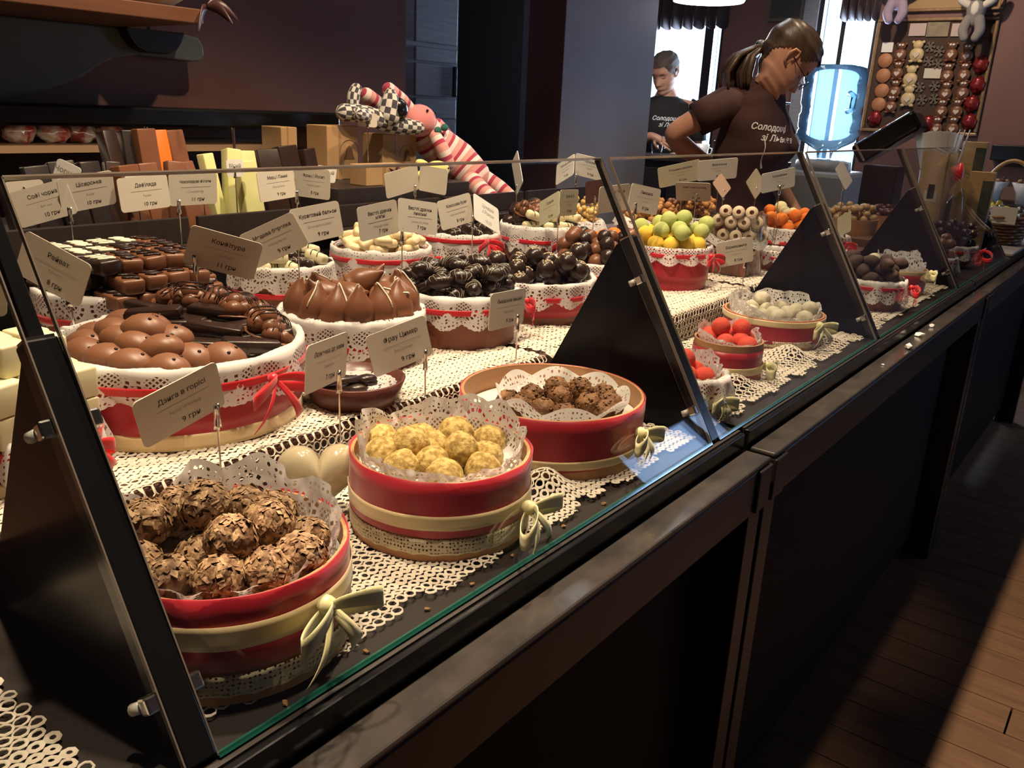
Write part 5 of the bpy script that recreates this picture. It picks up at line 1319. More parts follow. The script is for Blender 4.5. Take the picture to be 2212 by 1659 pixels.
# ---------------------------------------------------------------- plush toys
def uv_mat(name, build):
    m = bpy.data.materials.new(name); m.use_nodes = True
    nt = m.node_tree; b = nt.nodes['Principled BSDF']; b.inputs['Roughness'].default_value = 0.9; b.inputs['Sheen Weight'].default_value = 0.3
    tc = nt.nodes.new('ShaderNodeTexCoord'); build(nt, b, tc.outputs['UV']); return m
def stripes(nt, b, uv):
    sp = nt.nodes.new('ShaderNodeSeparateXYZ'); nt.links.new(uv, sp.inputs[0])
    ml = nt.nodes.new('ShaderNodeMath'); ml.operation = 'MULTIPLY'; ml.inputs[1].default_value = 1 / 0.042; nt.links.new(sp.outputs[1], ml.inputs[0])
    fr = nt.nodes.new('ShaderNodeMath'); fr.operation = 'FRACT'; nt.links.new(ml.outputs[0], fr.inputs[0])
    r = nt.nodes.new('ShaderNodeValToRGB'); r.color_ramp.interpolation = 'CONSTANT'
    e = r.color_ramp.elements; e[0].position = 0; e[0].color = (0.42, 0.035, 0.08, 1); e[1].position = 0.26; e[1].color = (0.72, 0.33, 0.30, 1)
    n = r.color_ramp.elements.new(0.68); n.color = (0.8, 0.66, 0.62, 1)
    nt.links.new(fr.outputs[0], r.inputs[0]); nt.links.new(r.outputs[0], b.inputs['Base Color'])
def checks(nt, b, uv):
    c = nt.nodes.new('ShaderNodeTexChecker'); c.inputs['Scale'].default_value = 62.0
    c.inputs['Color1'].default_value = (0.62, 0.58, 0.52, 1); c.inputs['Color2'].default_value = (0.045, 0.042, 0.05, 1)
    nt.links.new(uv, c.inputs['Vector']); nt.links.new(c.outputs[0], b.inputs['Base Color'])
M_stripe = uv_mat('pink_striped_knit', stripes)
M_check = uv_mat('black_white_knit', checks)
def limb(path, radii, n=20, seg=6):
    """closed soft tube with UV in metres along its length"""
    pts = [V(p) for p in path]; P2 = []; R2 = []
    for i in range(len(pts) - 1):
        for k in range(seg):
            u = k / seg
            p0, p1, p2, p3 = pts[max(i - 1, 0)], pts[i], pts[i + 1], pts[min(i + 2, len(pts) - 1)]
            P2.append(0.5 * ((2 * p1) + (p2 - p0) * u + (2 * p0 - 5 * p1 + 4 * p2 - p3) * u * u + (3 * p1 - p0 - 3 * p2 + p3) * u ** 3))
            R2.append(radii[i] + (radii[i + 1] - radii[i]) * u)
    P2.append(pts[-1]); R2.append(radii[-1])
    # round ends
    d0 = (P2[0] - P2[1]).normalized(); d1 = (P2[-1] - P2[-2]).normalized()
    A = [(P2[0] + d0 * R2[0] * s, R2[0] * math.sqrt(max(0, 1 - s * s))) for s in (1.0, 0.9, 0.65, 0.3)]
    B = [(P2[-1] + d1 * R2[-1] * s, R2[-1] * math.sqrt(max(0, 1 - s * s))) for s in (0.3, 0.65, 0.9, 1.0)]
    al = A + list(zip(P2, R2)) + B
    Ls = [0.0]
    for i in range(1, len(al)): Ls.append(Ls[-1] + (al[i][0] - al[i - 1][0]).length)
    ctr = [a[0] for a in al]; rad = [a[1] for a in al]; m = len(al)
    g = G(); vv = []; uv = []; ff = []; prev = None
    for i in range(m):
        tt = (ctr[min(i + 1, m - 1)] - ctr[max(i - 1, 0)]).normalized()
        a = tt.orthogonal().normalized() if prev is None else (prev - tt * prev.dot(tt)).normalized()
        prev = a; b = tt.cross(a)
        for k in range(n + 1):
            q = 2 * PI * k / n
            vv.append(ctr[i] + (a * math.cos(q) + b * math.sin(q)) * rad[i]); uv.append((q * 0.03, Ls[i] + 0.0001))
    for i in range(m - 1):
        for k in range(n):
            a = i * (n + 1) + k; ff.append((a, a + 1, a + n + 2, a + n + 1))
    return g.add(vv, ff, uv)
bxo = (-1.75, 1.9, 1.138)
def rel(x, y, z): return (x - bxo[0], y - bxo[1], z - bxo[2])
t = thing('striped_rabbit', bxo, 'pink and white striped plush rabbit sitting beside the kraft boxes', 'plush toy')
limb([rel(-1.66, 1.975, 1.165), rel(-1.70, 1.95, 1.205), rel(-1.74, 1.90, 1.255), rel(-1.755, 1.855, 1.30)], [0.055, 0.062, 0.056, 0.046]).obj('body', M_stripe, t, smooth=True)
h = G().ball(rel(-1.72, 1.812, 1.318), 0.046, 3, (0.9, 1.15, 0.95)).obj('head', mat('pink_plush', (0.72, 0.25, 0.24), 0.9, sheen=0.3), t, smooth=True)
limb([rel(-1.735, 1.79, 1.345), rel(-1.735, 1.755, 1.368), rel(-1.735, 1.708, 1.396)], [0.018, 0.021, 0.018]).obj('ear', M_stripe, t, smooth=True)
limb([rel(-1.76, 1.775, 1.325), rel(-1.765, 1.72, 1.345), rel(-1.765, 1.655, 1.378)], [0.022, 0.022, 0.020]).obj('ear', M_stripe, t, smooth=True)
limb([rel(-1.695, 1.845, 1.282), rel(-1.67, 1.852, 1.245), rel(-1.66, 1.868, 1.205)], [0.018, 0.02, 0.019]).obj('arm', M_stripe, t, smooth=True)
limb([rel(-1.73, 1.90, 1.31), rel(-1.72, 1.925, 1.28), rel(-1.71, 1.935, 1.25)], [0.016, 0.018, 0.018]).obj('arm', M_stripe, t, smooth=True)
limb([rel(-1.63, 2.0, 1.16), rel(-1.59, 2.02, 1.135), rel(-1.555, 2.03, 1.112)], [0.026, 0.024, 0.02]).obj('leg', M_stripe, t, smooth=True)
limb([rel(-1.63, 1.94, 1.155), rel(-1.58, 1.93, 1.13), rel(-1.54, 1.925, 1.115)], [0.028, 0.026, 0.022]).obj('leg', M_stripe, t, smooth=True)
for dy, dz in ((-0.006, 0.028), (0.026, 0.022)):
    G().ball(rel(-1.684, 1.812 + dy, 1.318 + dz), 0.0042, 1).obj('eye', M_black, h, smooth=True)
gb = G()
for s in (-1, 1): gb.ball(rel(-1.683, 1.862 + s * 0.014, 1.298 + s * 0.004), 0.013, 2, (0.5, 1.1, 0.8), 0.2)
gb.obj('neck_bow', mat('green_felt', (0.03, 0.13, 0.10), 0.9), t, smooth=True)
bxo = (-1.72, 1.66, 1.281)
t = thing('checkered_rabbit', bxo, 'black and white checkered plush rabbit lying on the kraft boxes', 'plush toy')
limb([rel(-1.73, 1.545, 1.333), rel(-1.72, 1.60, 1.330), rel(-1.71, 1.66, 1.315), rel(-1.70, 1.72, 1.304), rel(-1.69, 1.775, 1.30)], [0.022, 0.024, 0.026, 0.024, 0.018]).obj('body', M_check, t, smooth=True)
G().ball(rel(-1.70, 1.695, 1.345), 0.036, 3, (1, 1.05, 0.95)).obj('face', M_black, t, smooth=True)
limb([rel(-1.70, 1.672, 1.33), rel(-1.70, 1.680, 1.36), rel(-1.71, 1.69, 1.385)], [0.032, 0.028, 0.015]).obj('head', M_check, t, smooth=True)
limb([rel(-1.74, 1.585, 1.345), rel(-1.745, 1.590, 1.37), rel(-1.75, 1.605, 1.392)], [0.015, 0.017, 0.015]).obj('ear', M_check, t, smooth=True)
limb([rel(-1.68, 1.58, 1.325), rel(-1.66, 1.53, 1.332)], [0.018, 0.017]).obj('leg', M_check, t, smooth=True)
t = thing('yellow_plush', (-1.60, 1.745, 1.165), 'small lemon yellow plush rabbit lying in front of the kraft box', 'plush toy')
M_yel = mat('lemon_plush', (0.74, 0.68, 0.2), 0.9, sheen=0.3)
G().ball((0, 0.012, 0.030), 0.03, 3, (0.9, 1.35, 0.8)).obj('body', M_yel, t, smooth=True)
for s in (-1, 1): limb([(0, -0.015, 0.03), (0.0, -0.045, 0.034 + s * 0.012), (0, -0.06, 0.034 + s * 0.016)], [0.012, 0.011, 0.009]).obj('ear', M_yel, t, smooth=True)
G().ball((0.024, 0.03, 0.035), 0.003, 1).obj('eye', M_black, t)

# ---------------------------------------------------------------- water bottle on its cooler
t = thing('water_cooler', (-1.27, 3.92, 0), 'pale water cooler under the blue bottle', 'water cooler')
bx((-0.15, -0.16, 0), (0.15, 0.16, 1.16)).obj('cabinet', mat('pale_grey_plastic', (0.35, 0.37, 0.4), 0.4), t, bevel=0.02)
G().lathe([(0.0, 1.16), (0.12, 1.16), (0.115, 1.2), (0.06, 1.21), (0.0, 1.21)], 40).obj('collar', mat('pale_grey_plastic', (0.35, 0.37, 0.4), 0.4), t, smooth=True)
m = bpy.data.materials.new('blue_bottle_plastic'); m.use_nodes = True
nt = m.node_tree; nt.nodes.clear(); N = nt.nodes.new; Lk = nt.links.new
out = N('ShaderNodeOutputMaterial'); tr = N('ShaderNodeBsdfTransparent'); tr.inputs[0].default_value = (0.78, 0.91, 1.0, 1)
tl = N('ShaderNodeBsdfTranslucent'); tl.inputs[0].default_value = (0.45, 0.72, 0.95, 1)
gl_ = N('ShaderNodeBsdfGlossy'); gl_.inputs['Roughness'].default_value = 0.06
m1 = N('ShaderNodeMixShader'); m1.inputs[0].default_value = 0.25; Lk(tr.outputs[0], m1.inputs[1]); Lk(tl.outputs[0], m1.inputs[2])
fr_ = N('ShaderNodeFresnel'); fr_.inputs[0].default_value = 1.4
m2 = N('ShaderNodeMixShader'); Lk(fr_.outputs[0], m2.inputs[0]); Lk(m1.outputs[0], m2.inputs[1]); Lk(gl_.outputs[0], m2.inputs[2]); Lk(m2.outputs[0], out.inputs[0])
M_bot = m
t = thing('water_bottle', (-1.27, 3.92, 1.212), 'large blue translucent water bottle standing on the cooler by the window', 'bottle')
prof = [(0.03, 0.0), (0.035, 0.03), (0.07, 0.05), (0.115, 0.075), (0.130, 0.10), (0.130, 0.115), (0.124, 0.122), (0.130, 0.130), (0.131, 0.18), (0.125, 0.19), (0.125, 0.215), (0.131, 0.225), (0.132, 0.30), (0.126, 0.31), (0.131, 0.32), (0.131, 0.35), (0.122, 0.376), (0.09, 0.385), (0.0, 0.386)]
G().lathe(prof, 56).obj('bottle_shell', M_bot, t, smooth=True)
G().tube([(0.10, -0.10, 0.20), (0.125, -0.125, 0.205), (0.128, -0.128, 0.26), (0.10, -0.10, 0.27)], 0.012, 10).obj('handle', M_bot, t, smooth=True)

# coffee corner things between the staff and the window
t = thing('side_cabinet', (-2.3, 4.62, 0), 'dark side cabinet in front of the man', 'cabinet')
bx((-0.55, -0.2, 0), (0.55, 0.2, 1.12)).obj('cabinet_body', M_panel, t); bx((-0.56, -0.21, 1.12), (0.56, 0.21, 1.145)).obj('top', M_dwood, t, bevel=0.003)
for k in range(2): bx((-0.5 + k * 0.52, -0.212, 0.1), (-0.02 + k * 0.52, -0.2, 1.08)).obj('door', M_dwood, t, bevel=0.003)
def cup(label, x, y, z, r, h, m, mug=False):
    t = thing('cup', (x, y, z), label, 'cup')
    G().lathe([(0, 0.003), (r * 0.7, 0), (r * 0.75, 0.004), (r, h), (r * 0.94, h), (r * 0.7, 0.008), (0, 0.008)], 28).obj('cup_body', m, t, smooth=True)
    G().tube([(r * 0.85, 0, h * 0.8), (r * 1.45, 0, h * 0.7), (r * 1.4, 0, h * 0.35), (r * 0.8, 0, h * 0.25)], h * 0.06, 8).obj('handle', m, t, smooth=True)
M_wcer = mat('white_ceramic', (0.7, 0.7, 0.7), 0.2)
cup('white cup on the dark side cabinet by the window', -2.16, 4.55, 1.145, 0.045, 0.075, M_wcer)
cup('clear glass cup beside the dark box on the side cabinet', -2.42, 4.52, 1.145, 0.035, 0.06, M_clear)
t = thing('coffee_grinder', (-2.02, 4.62, 1.145), 'black coffee grinder with glass hopper on the side cabinet', 'coffee grinder')
bx((-0.07, -0.08, 0), (0.07, 0.08, 0.10)).obj('grinder_body', M_black, t, bevel=0.01)
G().lathe([(0.05, 0.10), (0.065, 0.2), (0.0, 0.205)], 28).obj('hopper', M_clear, t, smooth=True)
bx((-0.03, -0.083, 0.03), (0.03, -0.08, 0.07)).obj('badge', M_chrome, t)
t = thing('tall_machine', (-1.46, 3.75, 0), 'dark upright machine with a clear hopper beside the water bottle', 'machine')
bx((-0.06, -0.1, 0), (0.06, 0.1, 1.36)).obj('machine_body', M_panel, t, bevel=0.01)
G().lathe([(0.045, 1.36), (0.05, 1.43), (0.047, 1.43), (0.042, 1.362)], 28).obj('hopper', M_clear, t, smooth=True)
bx((-0.052, -0.052, 1.43), (0.052, 0.052, 1.438)).obj('lid', M_black, t, bevel=0.003)

# ---------------------------------------------------------------- board of chocolate figures
M_gold = mat('bronze_frame', (0.28, 0.18, 0.09), 0.4, 0.4, var=(30, (0.2, 0.12, 0.06)))
def frame(name, label, x0, x1, z0, z1, y, fw, inner):
    t = thing(name, ((x0 + x1) / 2, y, z0), label, 'picture frame')
    hx = (x1 - x0) / 2; h = z1 - z0
    for a, b in (((-hx, 0), (hx, fw)), ((-hx, h - fw), (hx, h)), ((-hx, fw), (-hx + fw, h - fw)), ((hx - fw, fw), (hx, h - fw))):
        bx((a[0], -0.028, a[1]), (b[0], 0, b[1])).obj('frame_rail', M_gold, t, bevel=0.006)
    bx((-hx + fw, -0.012, fw), (hx - fw, -0.002, h - fw)).obj('backing', inner, t)
    return t
frame('display_board', 'bronze framed board hung with chocolate figures on the far wall', -1.80, -1.085, 1.32, 2.025, 6.248, 0.022, mat('brown_velvet', (0.07, 0.04, 0.03), 0.9))
frame('display_board', 'bronze framed tan picture above the board of chocolate figures', -1.72, -1.08, 2.06, 2.5, 6.248, 0.02, mat('tan_picture', (0.36, 0.24, 0.13), 0.7))
yb = 6.234
def fig_meshes(m, name):
    g = G().ball((0, 0, 0), 0.040, 2, (1.0, 0.35, 1.0)); g.ball((0, 0, 0.052), 0.028, 2, (1.0, 0.45, 0.85))
    for s in (-1, 1): g.ball((s * 0.026, 0, 0.066), 0.010, 1, (1, 0.4, 1)); g.ball((s * 0.024, -0.004, -0.034), 0.014, 1, (1.1, 0.5, 0.7))
    return g.mesh(name, m, True)
heart_pts = [(16 * math.sin(a) ** 3 * 0.0011, (13 * math.cos(a) - 5 * math.cos(2 * a) - 2 * math.cos(3 * a) - math.cos(4 * a)) * 0.0011) for a in [2 * PI * k / 24 for k in range(24)]]
HM = Matrix(((1, 0, 0, 0), (0, 0, -1, 0), (0, 1, 0, 0), (0, 0, 0, 1)))
heart_me = G().prism(heart_pts, 0.004, HM).mesh('heart', mat('pale_heart', (0.62, 0.5, 0.42), 0.5))
eye_me = G().ball((0, 0, 0), 0.0085, 1, (1, 0.5, 1)).mesh('eye', mat('white_sugar_eye', (0.8, 0.76, 0.7), 0.4), True)
BRm = fig_meshes(M_choc, 'chocolate_bear'); WHm = fig_meshes(mat('ivory_figure', (0.6, 0.46, 0.24), 0.4), 'white_bear')
def fig(me, x, z, label, group, eyes=True, sc=1.0):
    o = inst('chocolate_bear', me, label, 'chocolate figure', group, (x, yb - 0.016, z - 0.015), None, sc)
    child('heart', heart_me, o, (0, -0.016, -0.002))
    if eyes:
        for s in (-1, 1): child('eye', eye_me, o, (s * 0.009, -0.014, 0.058))
for x, z in [(-1.623, 1.819), (-1.623, 1.705), (-1.620, 1.591), (-1.628, 1.497), (-1.320, 1.819), (-1.229, 1.810), (-1.319, 1.694), (-1.224, 1.698), (-1.309, 1.584), (-1.212, 1.592), (-1.314, 1.478), (-1.226, 1.481), (-1.325, 1.371), (-1.230, 1.375)]:
    fig(BRm, x, z, 'brown chocolate bear with a pale heart hung on the framed board', 'brown chocolate bears on the board')
for x, z in [(-1.524, 1.819), (-1.537, 1.669), (-1.530, 1.548)]:
    fig(WHm, x, z, 'ivory chocolate bear with a heart hung on the framed board', 'ivory chocolate bears on the board', False, 1.15)
dm = G().lathe([(0, -0.004), (0.044, -0.004), (0.046, 0), (0.044, 0.005), (0, 0.005)], 32).mesh('disc', mat('caramel_disc', (0.45, 0.2, 0.1), 0.5), True)
for x, z in [(-1.714, 1.769), (-1.710, 1.675), (-1.703, 1.581), (-1.709, 1.494)]:
    inst('caramel_disc', dm, 'round caramel chocolate disc at the edge of the framed board', 'chocolate figure', 'caramel discs', (x, yb - 0.006, z), (PI / 2, 0, 0))
g = G()
for k in range(6):
    a = k * PI / 3; d = V((math.cos(a), 0, math.sin(a)))
    g.tube([(0, 0, 0), d * 0.034], 0.005, 6)
    for s in (-1, 1):
        e = V((math.cos(a + s * 0.6), 0, math.sin(a + s * 0.6))); g.tube([d * 0.018, d * 0.018 + e * 0.014], 0.004, 5)
fm = g.mesh('snowflake', mat('grey_chocolate', (0.16, 0.13, 0.11), 0.5))
for x, z in [(-1.453, 1.852), (-1.394, 1.824), (-1.447, 1.765), (-1.388, 1.748), (-1.473, 1.608), (-1.383, 1.616), (-1.445, 1.530), (-1.372, 1.538)]:
    inst('snowflake', fm, 'grey snowflake shaped chocolate on the framed board', 'chocolate figure', 'snowflake chocolates', (x, yb - 0.006, z))
rm = G().ball((0, 0, 0), 0.045, 3, (0.95, 0.4, 1.05), 0.5, 3.0, 4).mesh('foil_figure', mat('red_foil', (0.22, 0.02, 0.02), 0.25, 0.3, bump=(60, 0.6)), True)
for x, z in [(-1.140, 1.749), (-1.135, 1.629), (-1.147, 1.517), (-1.140, 1.407), (-1.718, 1.406), (-1.383, 1.388)]:
    inst('foil_figure', rm, 'crumpled red foil chocolate hung on the framed board', 'chocolate figure', 'red foil chocolates', (x, yb - 0.018, z))
for k, (x, z, w_, h_, lab) in enumerate([(-1.714, 1.850, 0.07, 0.06, 'white price label at the edge of the framed board'), (-1.411, 1.693, 0.10, 0.06, 'cream price label between the chocolate snowflakes'), (-1.546, 1.955, 0.10, 0.075, 'pink bear picture card at the top of the board'), (-1.316, 1.950, 0.06, 0.075, 'narrow pink picture card below the grey plush bear'), (-1.426, 1.955, 0.13, 0.085, 'sepia town picture card at the top of the board')]):
    o = bx((x - w_ / 2, yb - 0.008, z - h_ / 2), (x + w_ / 2, yb - 0.002, z + h_ / 2)).obj('label_card', [M_cardw, M_card, mat('pink_paper', (0.5, 0.4, 0.38), 0.6), mat('pink_paper', (0.5, 0.4, 0.38), 0.6), mat('sepia_paper', (0.2, 0.17, 0.12), 0.6, var=(20, (0.32, 0.25, 0.16)))][k]); tag(o, lab, 'card')
# hanging plush bears
def plush(label, x, y, z, m, arms=True):
    t = thing('plush_bear', (x, y, z), label, 'plush toy')
    limb([(0, 0, 0.02), (0, 0, 0.08), (0, 0, 0.13)], [0.045, 0.055, 0.04]).obj('body', m, t, smooth=True)
    G().ball((0, -0.01, 0.20), 0.058, 3, (1, 0.9, 0.95)).obj('head', m, t, smooth=True)
    for s in (-1, 1):
        limb([(s * 0.03, -0.02, 0.02), (s * 0.045, -0.03, -0.04), (s * 0.03, -0.04, -0.085)], [0.03, 0.03, 0.024]).obj('leg', m, t, smooth=True)
        G().ball((s * 0.045, -0.005, 0.25), 0.018, 2).obj('ear', m, t, smooth=True)
        if arms: limb([(s * 0.04, -0.01, 0.10), (s * 0.085, -0.02, 0.13), (s * 0.105, -0.02, 0.18)], [0.022, 0.024, 0.022]).obj('arm', mat('white_plush', (0.6, 0.57, 0.52), 0.95), t, smooth=True)
        G().ball((s * 0.02, -0.06, 0.21), 0.006, 1).obj('eye', M_black, t)
    gb = G()
    for s in (-1, 1): gb.ball((s * 0.02, -0.05, 0.145), 0.018, 2, (1.2, 0.4, 0.9), 0.2)
    gb.obj('bow_tie', mat('white_bow', (0.75, 0.72, 0.68), 0.7), t, smooth=True)
    G().ball((0, -0.045, 0.08), 0.03, 2, (0.8, 0.4, 1.4)).obj('belly', mat('white_plush', (0.6, 0.57, 0.52), 0.95), t, smooth=True)
plush('grey plush bear with white bow tie hanging over the framed board', -1.205, 6.12, 1.975, mat('grey_plush', (0.22, 0.2, 0.2), 0.95, bump=(120, 0.6)))
plush('lavender plush bear hanging beside the window curtain', -1.665, 6.12, 2.085, mat('lavender_plush', (0.3, 0.24, 0.33), 0.95, bump=(120, 0.6)))

# ---------------------------------------------------------------- till end of the counter
t = thing('card_terminal', (-0.88, 3.42, ZD), 'black payment terminal tilted on a stand at the till', 'payment terminal')
rot = Matrix.Rotation(-0.62, 3, 'Y')
bx((-0.06, -0.06, 0), (0.06, 0.06, 0.30)).obj('stand', M_black, t, bevel=0.005)
G().box((0.0, 0, 0.40), (0.24, 0.13, 0.075), rot).obj('terminal_body', M_black, t, bevel=0.015, seg=3)
G().box(V((0.045, 0, 0.475)), (0.07, 0.06, 0.004), rot).obj('screen', mat('terminal_screen', (0.08, 0.085, 0.09), 0.15), t)
G().box(V((0.0, -0.03, 0.445)), (0.06, 0.04, 0.006), rot).obj('red_label', mat('red_label', (0.6, 0.04, 0.03), 0.4), t, bevel=0.004)
G().box(V((-0.08, -0.0665, 0.345)), (0.008, 0.003, 0.075), rot).obj('trim_line', M_chrome, t)
t = thing('paper_tub', (-0.70, 3.42, ZD), 'brown paper tub of napkins and straws with a white label', 'tub')
G().lathe([(0.046, 0.0), (0.058, 0.36), (0.055, 0.36), (0.044, 0.004), (0, 0.004)], 36).obj('tub_body', mat('kraft_tub', (0.3, 0.2, 0.11), 0.6), t, smooth=True)
G().grid(lambda u, v: (0.0535 * math.cos(-1.9 + 0.8 * u), 0.0535 * math.sin(-1.9 + 0.8 * u), 0.19 + 0.075 * v), 8, 2).obj('label', M_cardw, t, smooth=True)
G().grid(lambda u, v: (0.0545 * math.cos(-1.7 + 0.4 * u), 0.0545 * math.sin(-1.7 + 0.4 * u), 0.20 + 0.05 * v), 8, 2).obj('label_figure', M_ink, t, smooth=True)
for k in range(5):
    bx((-0.03, -0.001, 0.0), (0.03, 0.001, 0.15)).obj('napkin', M_plainpaper, t)
    o = col.objects[[q.name for q in col.objects if q.name.startswith('napkin')][-1]]
    o.location = (-0.015 + 0.004 * k, -0.02 + 0.011 * k, 0.28); o.rotation_euler = (0.05 * (k - 2), 0.12 * (k - 2.5), 0.3)
for k in range(3):
    G().tube([(0.01 + 0.01 * k, 0, 0.10), (0.05 + 0.014 * k, 0.01 * k, 0.44)], 0.003, 6).obj('straw', M_whitep, t)
t = thing('postcard_stand', (-0.60, 3.55, ZD), 'pale wooden stand of postcards with dark pictures', 'postcard rack')
M_pine = mat('pale_pine', (0.5, 0.34, 0.17), 0.5, var=(10, (0.42, 0.27, 0.12)), stretch=(1, 8, 8))
for k in range(2):
    bx((-0.05 + k * 0.05, -0.03 - k * 0.04, 0.0), (0.03 + k * 0.05, 0.0 - k * 0.04, 0.40 - 0.10 * k)).obj('rack_board', M_pine, t, bevel=0.002)
    bx((-0.005 + k * 0.05, -0.034 - k * 0.04, 0.20 - 0.08 * k), (0.028 + k * 0.05, -0.030 - k * 0.04, 0.38 - 0.11 * k)).obj('postcard', mat('dark_photo', (0.03, 0.04, 0.035), 0.3, var=(20, (0.1, 0.1, 0.08))), t)
t = thing('sauce_bottle', (-0.615, 3.36, ZD), 'clear plastic bottle with a red cap behind the last glass', 'bottle')
G().lathe([(0, 0), (0.035, 0), (0.038, 0.01), (0.038, 0.17), (0.03, 0.22), (0.014, 0.26), (0.014, 0.28)], 32).obj('bottle_body', M_clear, t, smooth=True)
G().lathe([(0.015, 0.27), (0.015, 0.30), (0.006, 0.33), (0, 0.33)], 20).obj('cap', M_redr, t, smooth=True)
# wicker basket with a hoop handle
t = thing('wicker_basket', (-0.53, 3.93, ZD + 0.012), 'brown wicker basket with hoop handle full of wrapped sweets', 'basket')
M_wick = mat('brown_wicker', (0.16, 0.075, 0.032), 0.5, var=(60, (0.26, 0.14, 0.06)))
for k in range(9):
    r = 0.075 + 0.004 * k
    n = 72; pts = [((r + 0.003 * math.cos(a * 12 + k * PI)) * math.cos(a), (r + 0.003 * math.cos(a * 12 + k * PI)) * math.sin(a), 0.008 + 0.0125 * k) for a in [2 * PI * q / n for q in range(n + 1)]]
    G().tube(pts, 0.0065, 6, False).obj('wicker_row', M_wick, t, smooth=True)
G().lathe([(0, 0.004), (0.075, 0.004), (0.10, 0.10), (0, 0.10)], 40).obj('inner_base', mat('dark_inner', (0.03, 0.02, 0.015), 0.8), t)
hp = [(0.105 * math.cos(a), 0.0, 0.11 + 0.21 * math.sin(a)) for a in [PI * k / 24 for k in range(25)]]
G().tube(hp, 0.0075, 8).obj('handle', mat('pale_cane', (0.42, 0.24, 0.1), 0.45), t, smooth=True)
bx((-0.03, -0.108, 0.085), (0.06, -0.1045, 0.15)).obj('tag_card', M_card, t)
M_foil = mat('silver_foil', (0.6, 0.56, 0.5), 0.2, 1.0, bump=(50, 0.5))
fo = G().ball((0, 0, 0), 0.018, 2, (1, 1, 0.9), 0.3, 3, 2).mesh('foil_sweet', M_foil)
yo = G().ball((0, 0, 0), 0.018, 2, (1.4, 0.8, 0.6), 0.4, 3, 5).mesh('yellow_sweet', mat('yellow_wrapper', (0.7, 0.5, 0.05), 0.3))
pp = pile(-0.53, 3.93, ZD + 0.11, 0.10, 0.018, 22, 91, 10, 0.05, 0.85)
drop([fo], [p for i, p in enumerate(pp) if i % 3], 'foil_sweet', 'silver foil wrapped sweet in the wicker basket', 'sweet', 'silver sweets in the wicker basket', 91, 1.5)
drop([yo], [p for i, p in enumerate(pp) if i % 3 == 0], 'yellow_sweet', 'yellow wrapped sweet in the wicker basket', 'sweet', 'yellow sweets in the wicker basket', 92, 1.5)
# far table by the right wall ledge
t = thing('side_table', (-0.55, 5.85, 0), 'dark side table below the far wall ledge', 'table')
bx((-0.45, -0.2, 0.93), (0.9, 0.25, 0.96)).obj('table_top', M_dwood, t, bevel=0.003)
for a in (-0.42, 0.85):
    for b in (-0.18, 0.22): bx((a - 0.02, b - 0.02, 0), (a + 0.02, b + 0.02, 0.93)).obj('leg', M_dwood, t)
for k, (x, lab) in enumerate(((-0.86, 'white bowl of brown dragees next to the wicker basket handle'), (-0.70, 'white bowl of brown dragees at the table end'))):
    t = thing('sweet_bowl', (x, 5.80, 0.96), lab, 'bowl')
    G().lathe([(0.0, 0.0), (0.04, 0.0), (0.045, 0.06), (0.075, 0.12), (0.071, 0.12), (0.03, 0.07), (0, 0.07)], 32).obj('bowl_body', M_wcer, t, smooth=True)
    drop([HZ, BX], pile(x, 5.8, 1.06, 0.07, 0.0125, 26, 95 + k, 8, 0.05), 'dragee', 'brown dragee in ' + lab.split(' of')[0] + (' next to the handle' if k == 0 else ' at the table end'), 'sweet', 'dragees in far bowl %s' % 'ab'[k], 95 + k)
# ================================================================ people
from mathutils.bvhtree import BVHTree
def interp(tab, z):
    if z <= tab[0][0]: return tab[0][1]
    for (a, va), (b, vb) in zip(tab, tab[1:]):
        if z <= b:
            q = (z - a) / (b - a); q = q * q * (3 - 2 * q)
            return va + (vb - va) * q
    return tab[-1][1]
FRONT = [(-0.122, 0.050), (-0.114, 0.080), (-0.100, 0.090), (-0.086, 0.084), (-0.070, 0.089), (-0.052, 0.087), (-0.03, 0.086), (0.0, 0.082), (0.028, 0.092), (0.06, 0.088), (0.09, 0.068), (0.108, 0.040), (0.118, 0.0)]
BACK = [(-0.122, 0.01), (-0.10, 0.02), (-0.06, 0.055), (-0.02, 0.085), (0.03, 0.100), (0.07, 0.093), (0.095, 0.070), (0.11, 0.035), (0.118, 0.0)]
WID = [(-0.122, 0.022), (-0.110, 0.036), (-0.09, 0.050), (-0.06, 0.061), (-0.03, 0.067), (0.0, 0.070), (0.03, 0.073), (0.06, 0.071), (0.09, 0.055), (0.108, 0.033), (0.118, 0.0)]
def head_pt(a, z, k=1.0, face=True):
    c, s = math.cos(a), math.sin(a)
    r = interp(FRONT, z) if c > 0 else interp(BACK, z)
    p = 0.85
    x = interp(WID, z) * math.copysign(abs(s) ** p, s); y = r * math.copysign(abs(c) ** p, c)
    if face and c > 0:
        aa = math.atan2(math.sin(a), math.cos(a))
        if z < 0.02:
            nose = 0.026 * max(0, min(1, (0.015 - z) / 0.055)) if z > -0.042 else 0.026 * max(0, 1 - (-0.042 - z) / 0.010)
            y += nose * math.exp(-(aa / 0.17) ** 2)
        y += 0.006 * math.exp(-(aa / 0.30) ** 2) * math.exp(-((z + 0.068) / 0.0075) ** 2)
        y -= 0.004 * math.exp(-(aa / 0.3) ** 2) * math.exp(-((z + 0.080) / 0.006) ** 2)
        y -= 0.009 * math.exp(-((abs(aa) - 0.42) / 0.19) ** 2) * math.exp(-((z + 0.002) / 0.017) ** 2)
        y += 0.004 * math.exp(-((abs(aa) - 0.75) / 0.3) ** 2) * math.exp(-((z + 0.035) / 0.02) ** 2)
    return V((x, y, z)) * k
def frame_mat(f, u, c):
    f = V(f).normalized(); u = V(u); u = (u - f * u.dot(f)).normalized(); s = f.cross(u)
    m = Matrix((s, f, u)).transposed().to_4x4(); m.translation = c
    return m
